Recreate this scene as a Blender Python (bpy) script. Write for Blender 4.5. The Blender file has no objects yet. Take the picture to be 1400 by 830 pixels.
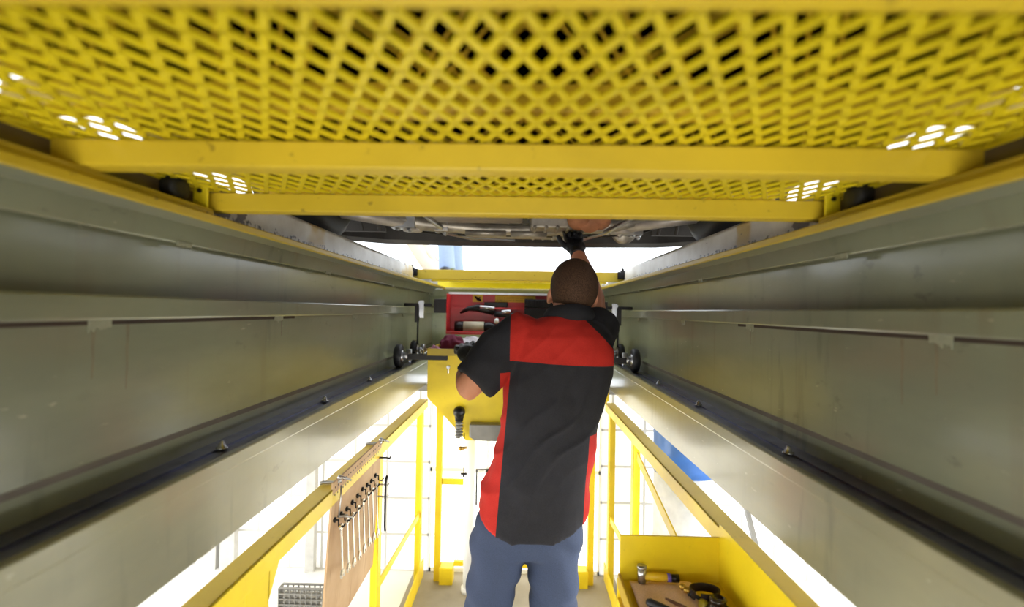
import bpy, bmesh, math, random
from mathutils import Vector, Matrix, noise as mnoise

random.seed(7)
C = bpy.context.scene
COL = C.collection
R = math.radians
F_PX, CAMX, CAMZ = 700.0, 0.0175, 1.63      # focal length in pixels (1400 wide), camera position

# ------------------------------------------------------------------ camera, world, lights
cam_d = bpy.data.cameras.new('camera')
cam_d.sensor_width = 36; cam_d.lens = 18.0; cam_d.clip_start = 0.02
cam_d.dof.use_dof = True; cam_d.dof.focus_distance = 1.75; cam_d.dof.aperture_fstop = 2.1
cam = bpy.data.objects.new('camera', cam_d); COL.objects.link(cam)
cam.matrix_world = (Matrix.Translation((CAMX, 0, CAMZ)) @ Matrix.Rotation(math.atan(12.2/700), 4, 'Z')
                    @ Matrix.Rotation(R(90)+math.atan(9.8/700), 4, 'X') @ Matrix.Rotation(R(1.0), 4, 'Z'))
C.camera = cam

W = bpy.data.worlds.new('world'); C.world = W; W.use_nodes = True
bg = W.node_tree.nodes['Background']
bg.inputs['Color'].default_value = (0.90, 0.95, 1.0, 1); bg.inputs['Strength'].default_value = 3.0

C.view_settings.view_transform = 'Standard'; C.view_settings.look = 'None'
C.view_settings.gamma = 1.0; C.view_settings.use_curve_mapping = False
C.view_settings.exposure = 0.0

def area(name, loc, target, sx, sy, power, color=(1, 1, 1)):
    d = bpy.data.lights.new(name, 'AREA'); d.shape = 'RECTANGLE'; d.size = sx; d.size_y = sy
    d.energy = power; d.color = color
    o = bpy.data.objects.new(name, d); COL.objects.link(o); o.location = loc
    o.rotation_euler = (Vector(target)-Vector(loc)).to_track_quat('-Z', 'Y').to_euler()
    return o
# two unseen lamps added behind the camera to light covers and beams
area('added_light', (0, -.95, .42), (0, .75, 1.75), 0.9, 0.14, 21, (1, .97, .90))
area('added_light', (0, -1.15, 1.32), (0, 1.6, 1.45), 0.9, 0.14, 10.5, (1, .97, .92))

# ------------------------------------------------------------------ helpers
def P(px, py, Z):
    """point at depth Z seen at photo pixel (px, py)"""
    dx, dy = px-712, py-425; c, s = math.cos(R(1)), math.sin(R(1))
    u, v = dx*c+dy*s, -dx*s+dy*c
    return Vector((u*Z/F_PX+CAMX, Z, CAMZ-v*Z/F_PX))
H = lambda h: CAMZ+h

def BM(): return bmesh.new()
def box(bm, x0, x1, y0, y1, z0, z1):
    if x0 > x1: x0, x1 = x1, x0
    if y0 > y1: y0, y1 = y1, y0
    if z0 > z1: z0, z1 = z1, z0
    v = [bm.verts.new(p) for p in ((x0,y0,z0),(x1,y0,z0),(x1,y1,z0),(x0,y1,z0),(x0,y0,z1),(x1,y0,z1),(x1,y1,z1),(x0,y1,z1))]
    for f in ((3,2,1,0),(4,5,6,7),(0,1,5,4),(1,2,6,5),(2,3,7,6),(3,0,4,7)): bm.faces.new([v[i] for i in f])
    return bm
def hexa(bm, pts):
    v = [bm.verts.new(p) for p in pts]
    for f in ((3,2,1,0),(4,5,6,7),(0,1,5,4),(1,2,6,5),(2,3,7,6),(3,0,4,7)): bm.faces.new([v[i] for i in f])
    return bm
def bar(bm, p, q, w, h, up=(0,0,1)):
    p, q = Vector(p), Vector(q); d = (q-p).normalized(); up = Vector(up)
    s = d.cross(up)
    if s.length < 1e-4: s = d.cross(Vector((1,0,0)))
    s.normalize(); t = s.cross(d).normalized()
    s *= w/2; t *= h/2
    return hexa(bm, [p-s-t, p+s-t, q+s-t, q-s-t, p-s+t, p+s+t, q+s+t, q-s+t])
def tube(bm, pts, r, n=12, cap=True):
    pts = [Vector(p) for p in pts]
    if not hasattr(r, '__len__'): r = [r]*len(pts)
    rings = []; ref = None
    for i, p in enumerate(pts):
        d = (pts[min(i+1, len(pts)-1)]-pts[max(i-1, 0)]).normalized()
        if ref is None: ref = d.orthogonal()
        ref = (ref-d*ref.dot(d)).normalized(); b = d.cross(ref)
        rings.append([bm.verts.new(p+(ref*math.cos(a)+b*math.sin(a))*r[i]) for a in (2*math.pi*k/n for k in range(n))])
    for a, b in zip(rings, rings[1:]):
        for k in range(n): bm.faces.new((a[k], a[(k+1)%n], b[(k+1)%n], b[k]))
    if cap:
        bm.faces.new(rings[0][::-1]); bm.faces.new(rings[-1])
    return bm
def rings_mesh(bm, rings):
    n = len(rings[0]); vs = [[bm.verts.new(p) for p in r] for r in rings]
    for a, b in zip(vs, vs[1:]):
        for k in range(n): bm.faces.new((a[k], a[(k+1)%n], b[(k+1)%n], b[k]))
    bm.faces.new(vs[0][::-1]); bm.faces.new(vs[-1])
    bmesh.ops.recalc_face_normals(bm, faces=bm.faces)
    return bm
def lathe(bm, prof, origin, axis=(0,0,1), n=24):
    axis = Vector(axis).normalized(); a = axis.orthogonal().normalized(); b = axis.cross(a); o = Vector(origin)
    rings = [[o+axis*h+(a*math.cos(t)+b*math.sin(t))*max(r, 1e-4) for t in (2*math.pi*k/n for k in range(n))] for r, h in prof]
    return rings_mesh(bm, rings)
def ell(bm, c, rad, rot=None, n=16):
    m = Matrix.Translation(Vector(c)) @ (rot.to_4x4() if rot else Matrix.Identity(4)) @ Matrix.Diagonal((*rad, 1))
    bmesh.ops.create_uvsphere(bm, u_segments=n, v_segments=max(6, n*2//3), radius=1, matrix=m)
    return bm
def prism(bm, poly, y0, y1):
    """poly of (x, z), extruded along y"""
    a = [bm.verts.new((x, y0, z)) for x, z in poly]; b = [bm.verts.new((x, y1, z)) for x, z in poly]
    n = len(poly)
    for k in range(n): bm.faces.new((a[k], a[(k+1)%n], b[(k+1)%n], b[k]))
    bm.faces.new(a[::-1]); bm.faces.new(b)
    bmesh.ops.recalc_face_normals(bm, faces=bm.faces)
    return bm
def prism_x(bm, poly, x0, x1):
    a = [bm.verts.new((x0, y, z)) for y, z in poly]; b = [bm.verts.new((x1, y, z)) for y, z in poly]
    n = len(poly)
    for k in range(n): bm.faces.new((a[k], a[(k+1)%n], b[(k+1)%n], b[k]))
    bm.faces.new(a[::-1]); bm.faces.new(b)
    bmesh.ops.recalc_face_normals(bm, faces=bm.faces)
    return bm

def obj(name, bm, mt, parent=None, smooth=False, bevel=0.0):
    me = bm if isinstance(bm, bpy.types.Mesh) else bpy.data.meshes.new(name)
    if not isinstance(bm, bpy.types.Mesh):
        bmesh.ops.recalc_face_normals(bm, faces=bm.faces)
        bm.to_mesh(me); bm.free()
    me.materials.clear(); me.materials.append(mt)
    if smooth:
        for p in me.polygons: p.use_smooth = True
    o = bpy.data.objects.new(name, me); COL.objects.link(o)
    if parent:
        o.parent = parent
        if parent.parent is None and parent.type == 'EMPTY': o.location = -Vector(parent.location)
    if bevel:
        md = o.modifiers.new('bevel', 'BEVEL'); md.width = bevel; md.segments = 2; md.limit_method = 'ANGLE'; md.angle_limit = R(40)
    return o
def tag(o, label=None, cat=None, group=None, kind=None):
    if label: o['label'] = label
    if cat: o['category'] = cat
    if group: o['group'] = group
    if kind: o['kind'] = kind
    return o
def thing(name, label, cat, loc, group=None):
    o = bpy.data.objects.new(name, None); COL.objects.link(o); o.location = loc; o.empty_display_size = .05
    return tag(o, label, cat, group)
def struct(name, bm, mt, label=None, cat=None):
    return tag(obj(name, bm, mt), label, cat, None, 'structure')
def copy_tree(o, parent=None):
    c = o.copy(); COL.objects.link(c)
    if parent: c.parent = parent
    for ch in [x for x in bpy.data.objects if x.parent == o]: copy_tree(ch, c)
    return c
def fuse(bm, voxel, smooth_n=3):
    me = bpy.data.meshes.new('tmp'); bmesh.ops.recalc_face_normals(bm, faces=bm.faces); bm.to_mesh(me); bm.free()
    o = bpy.data.objects.new('tmp', me); COL.objects.link(o)
    md = o.modifiers.new('r', 'REMESH'); md.mode = 'VOXEL'; md.voxel_size = voxel
    dg = bpy.context.evaluated_depsgraph_get(); dg.update()
    res = bpy.data.meshes.new_from_object(o.evaluated_get(dg))
    bpy.data.objects.remove(o); bpy.data.meshes.remove(me)
    b2 = bmesh.new(); b2.from_mesh(res)
    for _ in range(smooth_n): bmesh.ops.smooth_vert(b2, verts=b2.verts, factor=.5, use_axis_x=True, use_axis_y=True, use_axis_z=True)
    b2.to_mesh(res); b2.free()
    for p in res.polygons: p.use_smooth = True
    return res

# ------------------------------------------------------------------ materials
def lin(c):
    return tuple(((x/255)/12.92 if x/255 <= .04045 else ((x/255+.055)/1.055)**2.4) for x in c)+(1,)
class MT:
    def __init__(s, name, rough=.5, metal=0.0, spec=.5):
        s.m = bpy.data.materials.new(name); s.m.use_nodes = True
        s.nt = s.m.node_tree; s.b = s.nt.nodes['Principled BSDF']
        s.b.inputs['Roughness'].default_value = rough; s.b.inputs['Metallic'].default_value = metal
        s.b.inputs['Specular IOR Level'].default_value = spec
        s._co = None
    def n(s, t, **kw):
        x = s.nt.nodes.new(t)
        for k, v in kw.items(): setattr(x, k, v)
        return x
    def l(s, a, b): s.nt.links.new(a, b)
    @property
    def co(s):
        if s._co is None: s._co = s.n('ShaderNodeTexCoord').outputs['Object']
        return s._co
    def xyz(s):
        q = s.n('ShaderNodeSeparateXYZ'); s.l(s.co, q.inputs[0]); return q.outputs
    def put(s, v, sock):
        if isinstance(v, (int, float)): sock.default_value = v
        elif isinstance(v, tuple): sock.default_value = v
        else: s.l(v, sock)
    def math(s, op, a, b=0.0, c=None, clamp=False):
        x = s.n('ShaderNodeMath', operation=op, use_clamp=clamp); s.put(a, x.inputs[0]); s.put(b, x.inputs[1])
        if c is not None: s.put(c, x.inputs[2])
        return x.outputs[0]
    def noise(s, scale, detail=4, stretch=(1,1,1), rough=.55):
        mp = s.n('ShaderNodeMapping'); s.l(s.co, mp.inputs[0]); mp.inputs['Scale'].default_value = stretch
        x = s.n('ShaderNodeTexNoise'); x.inputs['Scale'].default_value = scale; x.inputs['Detail'].default_value = detail
        x.inputs['Roughness'].default_value = rough; s.l(mp.outputs[0], x.inputs['Vector']); return x.outputs['Fac']
    def ramp(s, fac, lo, hi):
        x = s.n('ShaderNodeMapRange'); s.put(fac, x.inputs[0]); x.inputs[1].default_value = lo; x.inputs[2].default_value = hi
        return x.outputs[0]
    def mix(s, fac, a, b):
        x = s.n('ShaderNodeMix', data_type='RGBA'); s.put(fac, x.inputs[0]); s.put(a, x.inputs[6]); s.put(b, x.inputs[7]); return x.outputs[2]
    def color(s, v): s.put(v, s.b.inputs['Base Color']); return s
    def rough(s, v): s.put(v, s.b.inputs['Roughness']); return s
    def bump(s, fac, strength=.2, dist=.002):
        x = s.n('ShaderNodeBump'); x.inputs['Strength'].default_value = strength; x.inputs['Distance'].default_value = dist
        s.l(fac, x.inputs['Height']); s.l(x.outputs[0], s.b.inputs['Normal']); return s
def plain(name, rgb, rough=.5, metal=0, var=.12, scale=14, bump=0.0, spec=.5, bscale=None):
    m = MT(name, rough, metal, spec); c = lin(rgb)
    d = tuple(x*(1-var) for x in c[:3])+(1,); e = tuple(min(1, x*(1+var)) for x in c[:3])+(1,)
    nz = m.noise(scale); m.color(m.mix(m.ramp(nz, .3, .7), d, e))
    if bump: m.bump(m.noise(bscale or scale*8), bump)
    return m.m
def emit(name, rgb, strength):
    m = MT(name); m.color(lin(rgb)); m.b.inputs['Emission Color'].default_value = lin(rgb); m.b.inputs['Emission Strength'].default_value = strength
    return m.m

# painted steel of the pit beams: olive grey with grime, runs of rust and scuffs
def beam_paint(name, rgb, rust=.5, grime=.5, rough=.34):
    m = MT(name, rough); c = lin(rgb)
    a = m.mix(m.ramp(m.noise(2.2, 5), .35, .7), c, tuple(x*.78 for x in c[:3])+(1,))
    runs = m.noise(14, 3, (1, 1, .05))
    a = m.mix(m.math('MULTIPLY', m.ramp(runs, .58, .72), m.ramp(m.noise(3, 2), .40, .62)), a, m.mix(rust, c, lin((96, 70, 42))))
    spots = m.math('MULTIPLY', m.ramp(m.noise(38, 6, (1, .5, 1)), .62, .7), grime)
    a = m.mix(m.math('MULTIPLY', spots, m.ramp(m.noise(4, 2), .5, .62)), a, lin((58, 46, 36)))
    blot = m.ramp(m.noise(3.4, 5, (1, .4, 1.6), .6), .42, .68)
    a = m.mix(m.math('MULTIPLY', blot, .6), a, tuple(x*.55 for x in c[:3])+(1,))
    drips = m.math('MULTIPLY', m.ramp(m.noise(24, 4, (1, 1, .14)), .56, .72), m.ramp(m.noise(2.2, 3), .46, .62))
    a = m.mix(m.math('MULTIPLY', drips, .75), a, tuple(x*.35 for x in c[:3])+(1,))
    scuff = m.ramp(m.noise(90, 4, (1, .25, 1)), .70, .74)
    a = m.mix(m.math('MULTIPLY', scuff, .35), a, lin((186, 182, 160)))
    m.color(a); m.rough(.34); m.b.inputs['Coat Weight'].default_value = .55; m.b.inputs['Coat Roughness'].default_value = .14
    m.bump(m.noise(260, 2), .08, .001)
    return m.m
M_BEAM = beam_paint('beam_paint', (124, 127, 104))
M_CHAN = beam_paint('channel_paint', (140, 137, 108), .3, .3)
M_WELD = plain('weld_paint', (134, 134, 112), .5, bump=.6, scale=60)
M_SEAM = plain('dark_seam_sealant', (92, 84, 74), .6)
M_STREAK = plain('rust_streak_brown', (104, 97, 76), .4, var=.12, scale=60)
M_GAP = plain('rust_dark_steel', (52, 38, 28), .8)
def yellow(name, rgb=(226, 204, 26), dirt=.35, rough=.42):
    m = MT(name, rough); c = lin(rgb)
    a = m.mix(m.ramp(m.noise(5, 5), .4, .75), c, tuple(x*.82 for x in c[:3])+(1,))
    a = m.mix(m.math('MULTIPLY', m.ramp(m.noise(42, 6), .66, .72), dirt), a, lin((92, 74, 26)))
    m.color(a); m.bump(m.noise(120, 3), .06, .001); return m.m
M_YEL = yellow('yellow_paint')
M_YELB = yellow('grimy_shaded_yellow_paint', (206, 178, 42), .5)  # cross bars: shade of their faces put into a darker yellow, plus dirt specks
M_YEL2 = yellow('yellow_rail_paint', (236, 206, 26), .15)
M_YELO = yellow('amber_yellow_paint', (214, 176, 36), .7)
M_YELD = yellow('worn_and_shade_yellow_paint', (186, 160, 40), .9)
def curb_mat():
    m = MT('worn_white_curb_near_shade', .35)
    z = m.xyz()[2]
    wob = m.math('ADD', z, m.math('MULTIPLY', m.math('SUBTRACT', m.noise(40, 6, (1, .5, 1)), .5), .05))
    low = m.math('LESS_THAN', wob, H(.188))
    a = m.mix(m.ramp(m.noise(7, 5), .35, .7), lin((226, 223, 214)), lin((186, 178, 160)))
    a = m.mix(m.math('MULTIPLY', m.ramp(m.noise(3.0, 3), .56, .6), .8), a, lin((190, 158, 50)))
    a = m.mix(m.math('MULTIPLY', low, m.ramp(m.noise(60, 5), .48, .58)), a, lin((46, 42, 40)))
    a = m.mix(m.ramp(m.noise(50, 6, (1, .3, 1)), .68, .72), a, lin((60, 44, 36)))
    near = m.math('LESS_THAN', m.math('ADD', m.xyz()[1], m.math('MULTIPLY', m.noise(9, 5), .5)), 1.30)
    a = m.mix(m.math('MULTIPLY', near, .92), a, lin((78, 60, 38)))  # near stretch darkened to brown, shade put into the curb colour
    m.color(a); return m.m
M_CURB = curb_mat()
M_SHELF = plain('oily_sky_tint_galvanised_steel', (108, 111, 132), .3, .85, .35, 18)  # bluish tint puts reflected sky into the steel colour
M_ZINC = plain('zinc_bolt', (190, 192, 198), .25, .9)
M_BLACK = plain('black_rubber', (24, 24, 26), .55)
M_BLKMET = plain('black_steel', (36, 34, 34), .35, .6)
M_STEEL = plain('bright_steel', (186, 186, 188), .28, .9)
M_GALV = plain('dull_grey_steel', (132, 130, 124), .4, .4)
M_WHITE = plain('white_paint', (236, 236, 232), .6, var=.04, scale=4)
M_CONC = plain('grey_concrete', (150, 143, 130), .75, var=.14, scale=5, bump=.15)
M_RED = plain('red_enamel', (196, 30, 34), .3, var=.08)
M_STICK = plain('yellow_sticker', (222, 178, 40), .5)
M_UNDER = plain('dirty_underbody', (116, 92, 66), .6, .1, .35, 9)
M_ALU = plain('cast_aluminium', (168, 160, 148), .42, .6, .3, 16)
M_RUST = plain('rusty_exhaust', (170, 112, 78), .7, .1, .3, 20)
M_BUMP = plain('dark_plastic', (66, 62, 60), .55, var=.2)
M_CARP = plain('silver_car_paint', (178, 180, 184), .25, .5, .04)
M_GLASS = plain('dark_car_glass', (28, 32, 36), .08)
def cloth(name, rgb, sc=900, b=.25):
    m = MT(name, .85, 0, .25); c = lin(rgb)
    a = m.mix(m.ramp(m.noise(700, 2), .3, .7), tuple(x*.75 for x in c[:3])+(1,), tuple(x*1.25 for x in c[:3])+(1,))
    m.color(a); m.bump(m.math('ADD', m.noise(9, 3, (1, 1, .7)), m.math('MULTIPLY', m.noise(sc, 1), .03)), b, .02); return m.m
M_PANTS = cloth('navy_work_cloth', (62, 72, 96))
M_COLLAR = cloth('black_cloth', (38, 38, 42))
M_GLOVE = plain('black_nitrile', (30, 30, 34), .45, bump=.2)
def skin_mat(name='skin', rgb=(206, 142, 110)):
    m = MT(name, .5, 0, .4); c = lin(rgb)
    m.color(m.mix(m.ramp(m.noise(24, 4), .3, .7), tuple(x*.9 for x in c[:3])+(1,), tuple(min(1, x*1.06) for x in c[:3])+(1,)))
    m.b.inputs['Subsurface Weight'].default_value = .08; m.b.inputs['Subsurface Radius'].default_value = (.02, .008, .005)
    m.bump(m.noise(300, 2), .08, .001); return m.m
M_SKIN = skin_mat()
def hair_mat():
    m = MT('short_brown_hair', .7, 0, .15); z = m.xyz()
    a = m.mix(m.ramp(m.noise(420, 3), .3, .65), lin((34, 25, 21)), lin((92, 68, 51)))
    m.color(a); m.bump(m.noise(500, 2), .5, .002); return m.m
M_HAIR = hair_mat()
def shirt_mat():
    m = MT('work_shirt_cloth', .85, 0, .25)
    x, y, z = m.xyz()
    black, red = lin((40, 40, 44)), lin((188, 44, 36))
    wv = m.ramp(m.noise(800, 2), .25, .75)
    black_c = m.mix(wv, lin((27, 27, 31)), lin((52, 52, 58))); red_c = m.mix(wv, lin((162, 34, 28)), lin((204, 52, 42)))
    lt = lambda a, b: m.math('LESS_THAN', a, b)
    gt = lambda a, b: m.math('GREATER_THAN', a, b)
    mul = lambda *q: q[0] if len(q) == 1 else m.math('MULTIPLY', q[0], mul(*q[1:]))
    p1 = P(693, 495, 1.5); p2 = P(833, 503, 1.5)
    k = (p2.z-p1.z)/(p2.x-p1.x)
    zl = m.math('ADD', p1.z, m.math('MULTIPLY', m.math('SUBTRACT', x, p1.x), k))
    a = P(698, 440, 1.55); 
    s1 = P(800, 436, 1.55); s2 = P(842, 480, 1.55); ks = (s2.z-s1.z)/(s2.x-s1.x)
    zs = m.math('ADD', s1.z, m.math('MULTIPLY', m.math('SUBTRACT', x, s1.x), ks))
    yoke = mul(gt(z, zl), gt(x, a.x), lt(z, zs), lt(y, 1.66))
    q1 = P(698, 505, 1.56); q2 = P(680, 705, 1.56); kq = (q2.x-q1.x)/(q2.z-q1.z)
    xl = m.math('ADD', q1.x, m.math('MULTIPLY', m.math('SUBTRACT', z, q1.z), kq))
    sl = mul(lt(x, xl), lt(z, P(690, 508, 1.56).z), m.math('MAXIMUM', lt(z, P(690, 552, 1.56).z), gt(x, P(684, 540, 1.56).x)))
    r1 = P(804, 590, 1.57); r2 = P(796, 700, 1.57); kr = (r2.x-r1.x)/(r2.z-r1.z)
    xr = m.math('ADD', r1.x, m.math('MULTIPLY', m.math('SUBTRACT', z, r1.z), kr))
    sr = mul(gt(x, xr), lt(z, P(800, 592, 1.57).z))
    f = m.math('MAXIMUM', yoke, m.math('MAXIMUM', sl, sr))
    m.color(m.mix(f, black_c, red_c))
    m.bump(m.math('ADD', m.noise(7, 3, (1, 1, .8)), m.math('MULTIPLY', m.noise(900, 1), .02)), .35, .03)
    return m.m
M_SHIRT = shirt_mat()

# ------------------------------------------------------------------ the setting
YB, YE = -1.6, 3.86           # beams start behind the camera and end at the end plate
YW = 3.2                      # back wall of the basement
struct('floor', box(BM(), -.62, .62, -2.6, 4.3, -.1, 0), M_CONC)
for s_, nm in ((-1, 'left'), (1, 'right')):
    struct('floor_'+nm, box(BM(), s_*.62, s_*3.2, -2.6, 4.3, -.1, 0), M_WHITE)
def block_wall():
    m = MT('lit_glass_block_wall', .4); br = m.n('ShaderNodeTexBrick')
    mp = m.n('ShaderNodeMapping'); m.l(m.co, mp.inputs[0]); mp.inputs['Rotation'].default_value = (R(90), 0, 0)
    br.offset = 0; br.inputs['Scale'].default_value = 1; br.inputs['Brick Width'].default_value = .2; br.inputs['Row Height'].default_value = .225
    br.inputs['Mortar Size'].default_value = .010; br.inputs['Mortar Smooth'].default_value = .4
    br.inputs['Color1'].default_value = lin((246, 246, 244)); br.inputs['Color2'].default_value = lin((238, 238, 238)); br.inputs['Mortar'].default_value = lin((172, 170, 163))
    m.l(mp.outputs[0], br.inputs['Vector']); m.color(br.outputs['Color'])
    m.l(br.outputs['Color'], m.b.inputs['Emission Color']); m.b.inputs['Emission Strength'].default_value = .5; return m.m
M_BLOCK = block_wall()
b = BM(); box(b, -3.2, -.53, YW, YW+.1, 0, H(-.47)); box(b, .53, 3.2, YW, YW+.1, 0, H(-.47)); box(b, -3.2, -.8, YW, YW+.1, H(-.47), H(.14)); box(b, .8, 3.2, YW, YW+.1, H(-.47), H(.14))
struct('wall_back', b, M_BLOCK)
struct('wall_left', box(BM(), -3.3, -3.2, -2.6, 4.3, 0, H(.14)), M_WHITE)
struct('wall_right', box(BM(), 3.2, 3.3, -2.6, 4.3, 0, H(.14)), M_WHITE)
struct('wall_front', box(BM(), -3.3, 3.3, -2.7, -2.6, 0, H(.18)), M_CONC)
for s_, nm in ((-1, 'left'), (1, 'right')):
    b = BM(); box(b, s_*.68, s_*4.0, -2.6, 3.95, H(.18), H(.245)); struct('ceiling_'+nm, b, M_CONC)
b = BM(); box(b, -4, 4, 4.45, 9, H(.16), H(.245)); struct('floor_upper', b, M_CONC)
for i, (px, w) in enumerate(((292, .08), (318, .07), (430, .035))):
    x = P(px, 700, YW).x
    struct('trim_%d' % (i+1), box(BM(), x-w/2-.02, x+w/2, YW-.05, YW, 0, H(-.2)), plain('grey_pilaster', (186, 184, 178), .6))
# glowing panel added in place of a bright white wall below the end plate
b = BM()
for x in (-.53, -.17, .18, .53): box(b, x-.012, x+.012, YW, YW+.05, .0, H(-.47))
for z in (.0, .62, H(-.49)): box(b, -.53, .53, YW, YW+.05, z, z+.024)
wf = tag(obj('added_glow_panel_1', b, M_WHITE), kind='structure')
obj('added_glow_sheet', box(BM(), -.52, .52, YW+.02, YW+.03, .02, H(-.48)), emit('added_end_glow', (255, 254, 246), 2.0), wf)
for i, s_ in enumerate((-1, 1)):  # unseen glowing panels added on the side walls to light the basement
    b = BM()
    for k in range(6): box(b, s_*3.17, s_*3.2, -1.3+k*.85-.02, -1.3+k*.85+.02, .1, 1.5)
    for z in (.1, .8, 1.5): box(b, s_*3.17, s_*3.2, -1.32, 2.97, z-.02, z+.02)
    wf = tag(obj('added_glow_panel_%d' % (i+2), b, M_WHITE), kind='structure')
    obj('added_glow_sheet', box(BM(), s_*3.18, s_*3.19, -1.3, 2.95, .1, 1.5), emit('added_side_glow', (250, 252, 255), 9.5), wf)

# ------------------------------------------------------------------ pit beams
def beam(s, side):
    t = thing('pit_beam', 'long olive grey painted steel beam wall on the %s side of the pit' % side, 'beam', (s*.66, 0, H(-.456)))
    b = BM(); box(b, s*.55, s*.562, YB, YE, H(-.456), H(-.30)); box(b, s*.546, s*.564, YB, YE, H(-.322), H(-.292))
    box(b, s*.562, s*.60, YB, YE, H(-.456), H(-.444))
    obj('lower_channel', b, M_CHAN, t, bevel=.003)
    b = BM(); box(b, s*.562, s*.66, YB, YE, H(-.312), H(-.30)); box(b, s*.604, s*.609, YB, YE, H(-.30), H(-.296))
    sh = obj('rail_shelf', b, M_SHELF, t)
    b = BM(); box(b, s*.65, s*.664, YB, YE, H(-.30), H(-.024))
    obj('lower_plate', b, M_BEAM, t)
    obj('seam_strip', box(BM(), s*.6493, s*.651, YB, YE, H(-.260), H(-.249)), M_SEAM, t)
    b = BM(); box(b, s*.627, s*.74, YB, YE, H(-.026), H(.014))
    obj('middle_flange', b, M_BEAM, t, bevel=.004)
    b = BM(); box(b, s*.668, s*.680, YB, YE, H(.012), H(.15)); obj('web', b, M_BEAM, t)
    b = BM(); box(b, s*.640, s*.76, YB, YE, H(.152), H(.165)); box(b, s*.560, s*.66, YB, YE, H(.156), H(.165))
    hexa(b, [(s*.638, YB, H(.118)), (s*.650, YB, H(.118)), (s*.650, YE, H(.118)), (s*.638, YE, H(.118)), (s*.630, YB, H(.158)), (s*.650, YB, H(.158)), (s*.650, YE, H(.158)), (s*.630, YE, H(.158))])
    obj('top_flange', b, M_BEAM, t, bevel=.002)
    obj('yellow_edge', box(BM(), s*.553, s*.561, YB, YE, H(.152), H(.168)), M_YELD, t, bevel=.003)
    obj('gap', box(BM(), s*.6492, s*.652, YB, 1.5, H(-.034), H(-.024)), M_GAP, t)
    def patch(y, x, z, w, h):
        b = BM(); n = 9
        top = [(y-w/2+w*k/(n-1), z) for k in range(n)]
        bot = [(y+w/2-w*k/(n-1)+random.uniform(-.003, .003), z-h*(.75+.45*random.random())) for k in range(n)]
        prism_x(b, top+bot, x, x-s*.0025); obj('weld_patch', b, M_WELD, t)
    for y in ((.80, 1.40, 2.05, 2.9) if s < 0 else (.78, 1.42, 2.0, 2.75)):
        patch(y, s*.6495, H(-.020), .045, .022)
    for y in ((.98, 1.72, 2.6) if s < 0 else (1.0, 1.78, 2.7)):
        patch(y, s*.6375, H(.122), .04, .010)
    for y, hh in ((.79, .10), (.86, .13), (1.42, .06)):
        b = BM(); n = 8
        pr = [(y+.0008*math.sin(k*1.7)-(.0015+.003*(1-k/n)), H(-.030)-hh*k/n) for k in range(n)]; pr2 = [(y+.0008*math.sin(k*1.7)+(.0015+.002*(1-k/n)), H(-.030)-hh*k/n) for k in range(n)]
        prism_x(b, pr+pr2[::-1], s*.6498, s*.6504); obj('rust_streak', b, M_STREAK, t)
    for y in ((1.06, 1.62, 2.10, 2.6+.25) if s < 0 else (1.12, 1.68, 2.16, 2.9)):
        b = BM(); lathe(b, [(.012, 0), (.012, .003), (.007, .003), (.007, .010), (.004, .013), (.004, .016), (0, .016)], (s*.60, y, H(-.298)), n=12)
        obj('bolt', b, M_ZINC, t, True)
    return t
beam(-1, 'left'); beam(1, 'right')

# curbs (steel floor edge) and cover tracks on top of the beams
for s, side in ((-1, 'left'), (1, 'right')):
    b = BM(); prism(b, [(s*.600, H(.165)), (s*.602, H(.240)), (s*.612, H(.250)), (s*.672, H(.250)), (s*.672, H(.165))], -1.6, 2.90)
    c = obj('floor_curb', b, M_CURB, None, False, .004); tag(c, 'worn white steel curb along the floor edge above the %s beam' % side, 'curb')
    b = BM(); box(b, s*.562, s*.594, -1.5, .95, H(.169), H(.176)); box(b, s*.562, s*.566, -1.5, .95, H(.176), H(.1805))
    k = obj('cover_track', b, M_YELD, None, False, .002); tag(k, 'yellow angle iron track under the pit cover on the %s beam' % side, 'track')

# end plate
b = BM(); box(b, -.71, .71, 3.87, 3.90, H(-.50), H(.155)); box(b, -.7, .7, 3.80, 3.87, H(-.34), H(-.30)); box(b, -.7, .7, 3.82, 3.87, H(.10), H(.15))
e = obj('end_plate', b, beam_paint('end_paint', (138, 150, 116)), None, False, .003); tag(e, 'olive green steel plate closing the far end of the pit behind the red tool tray', 'steel plate')
b = BM(); box(b, -.85, .85, 3.10, 3.14, H(-.496), H(-.460))
e = obj('cross_member', b, M_GALV); tag(e, 'dull grey steel cross bar below the beams near the far end', 'bar')

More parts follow.
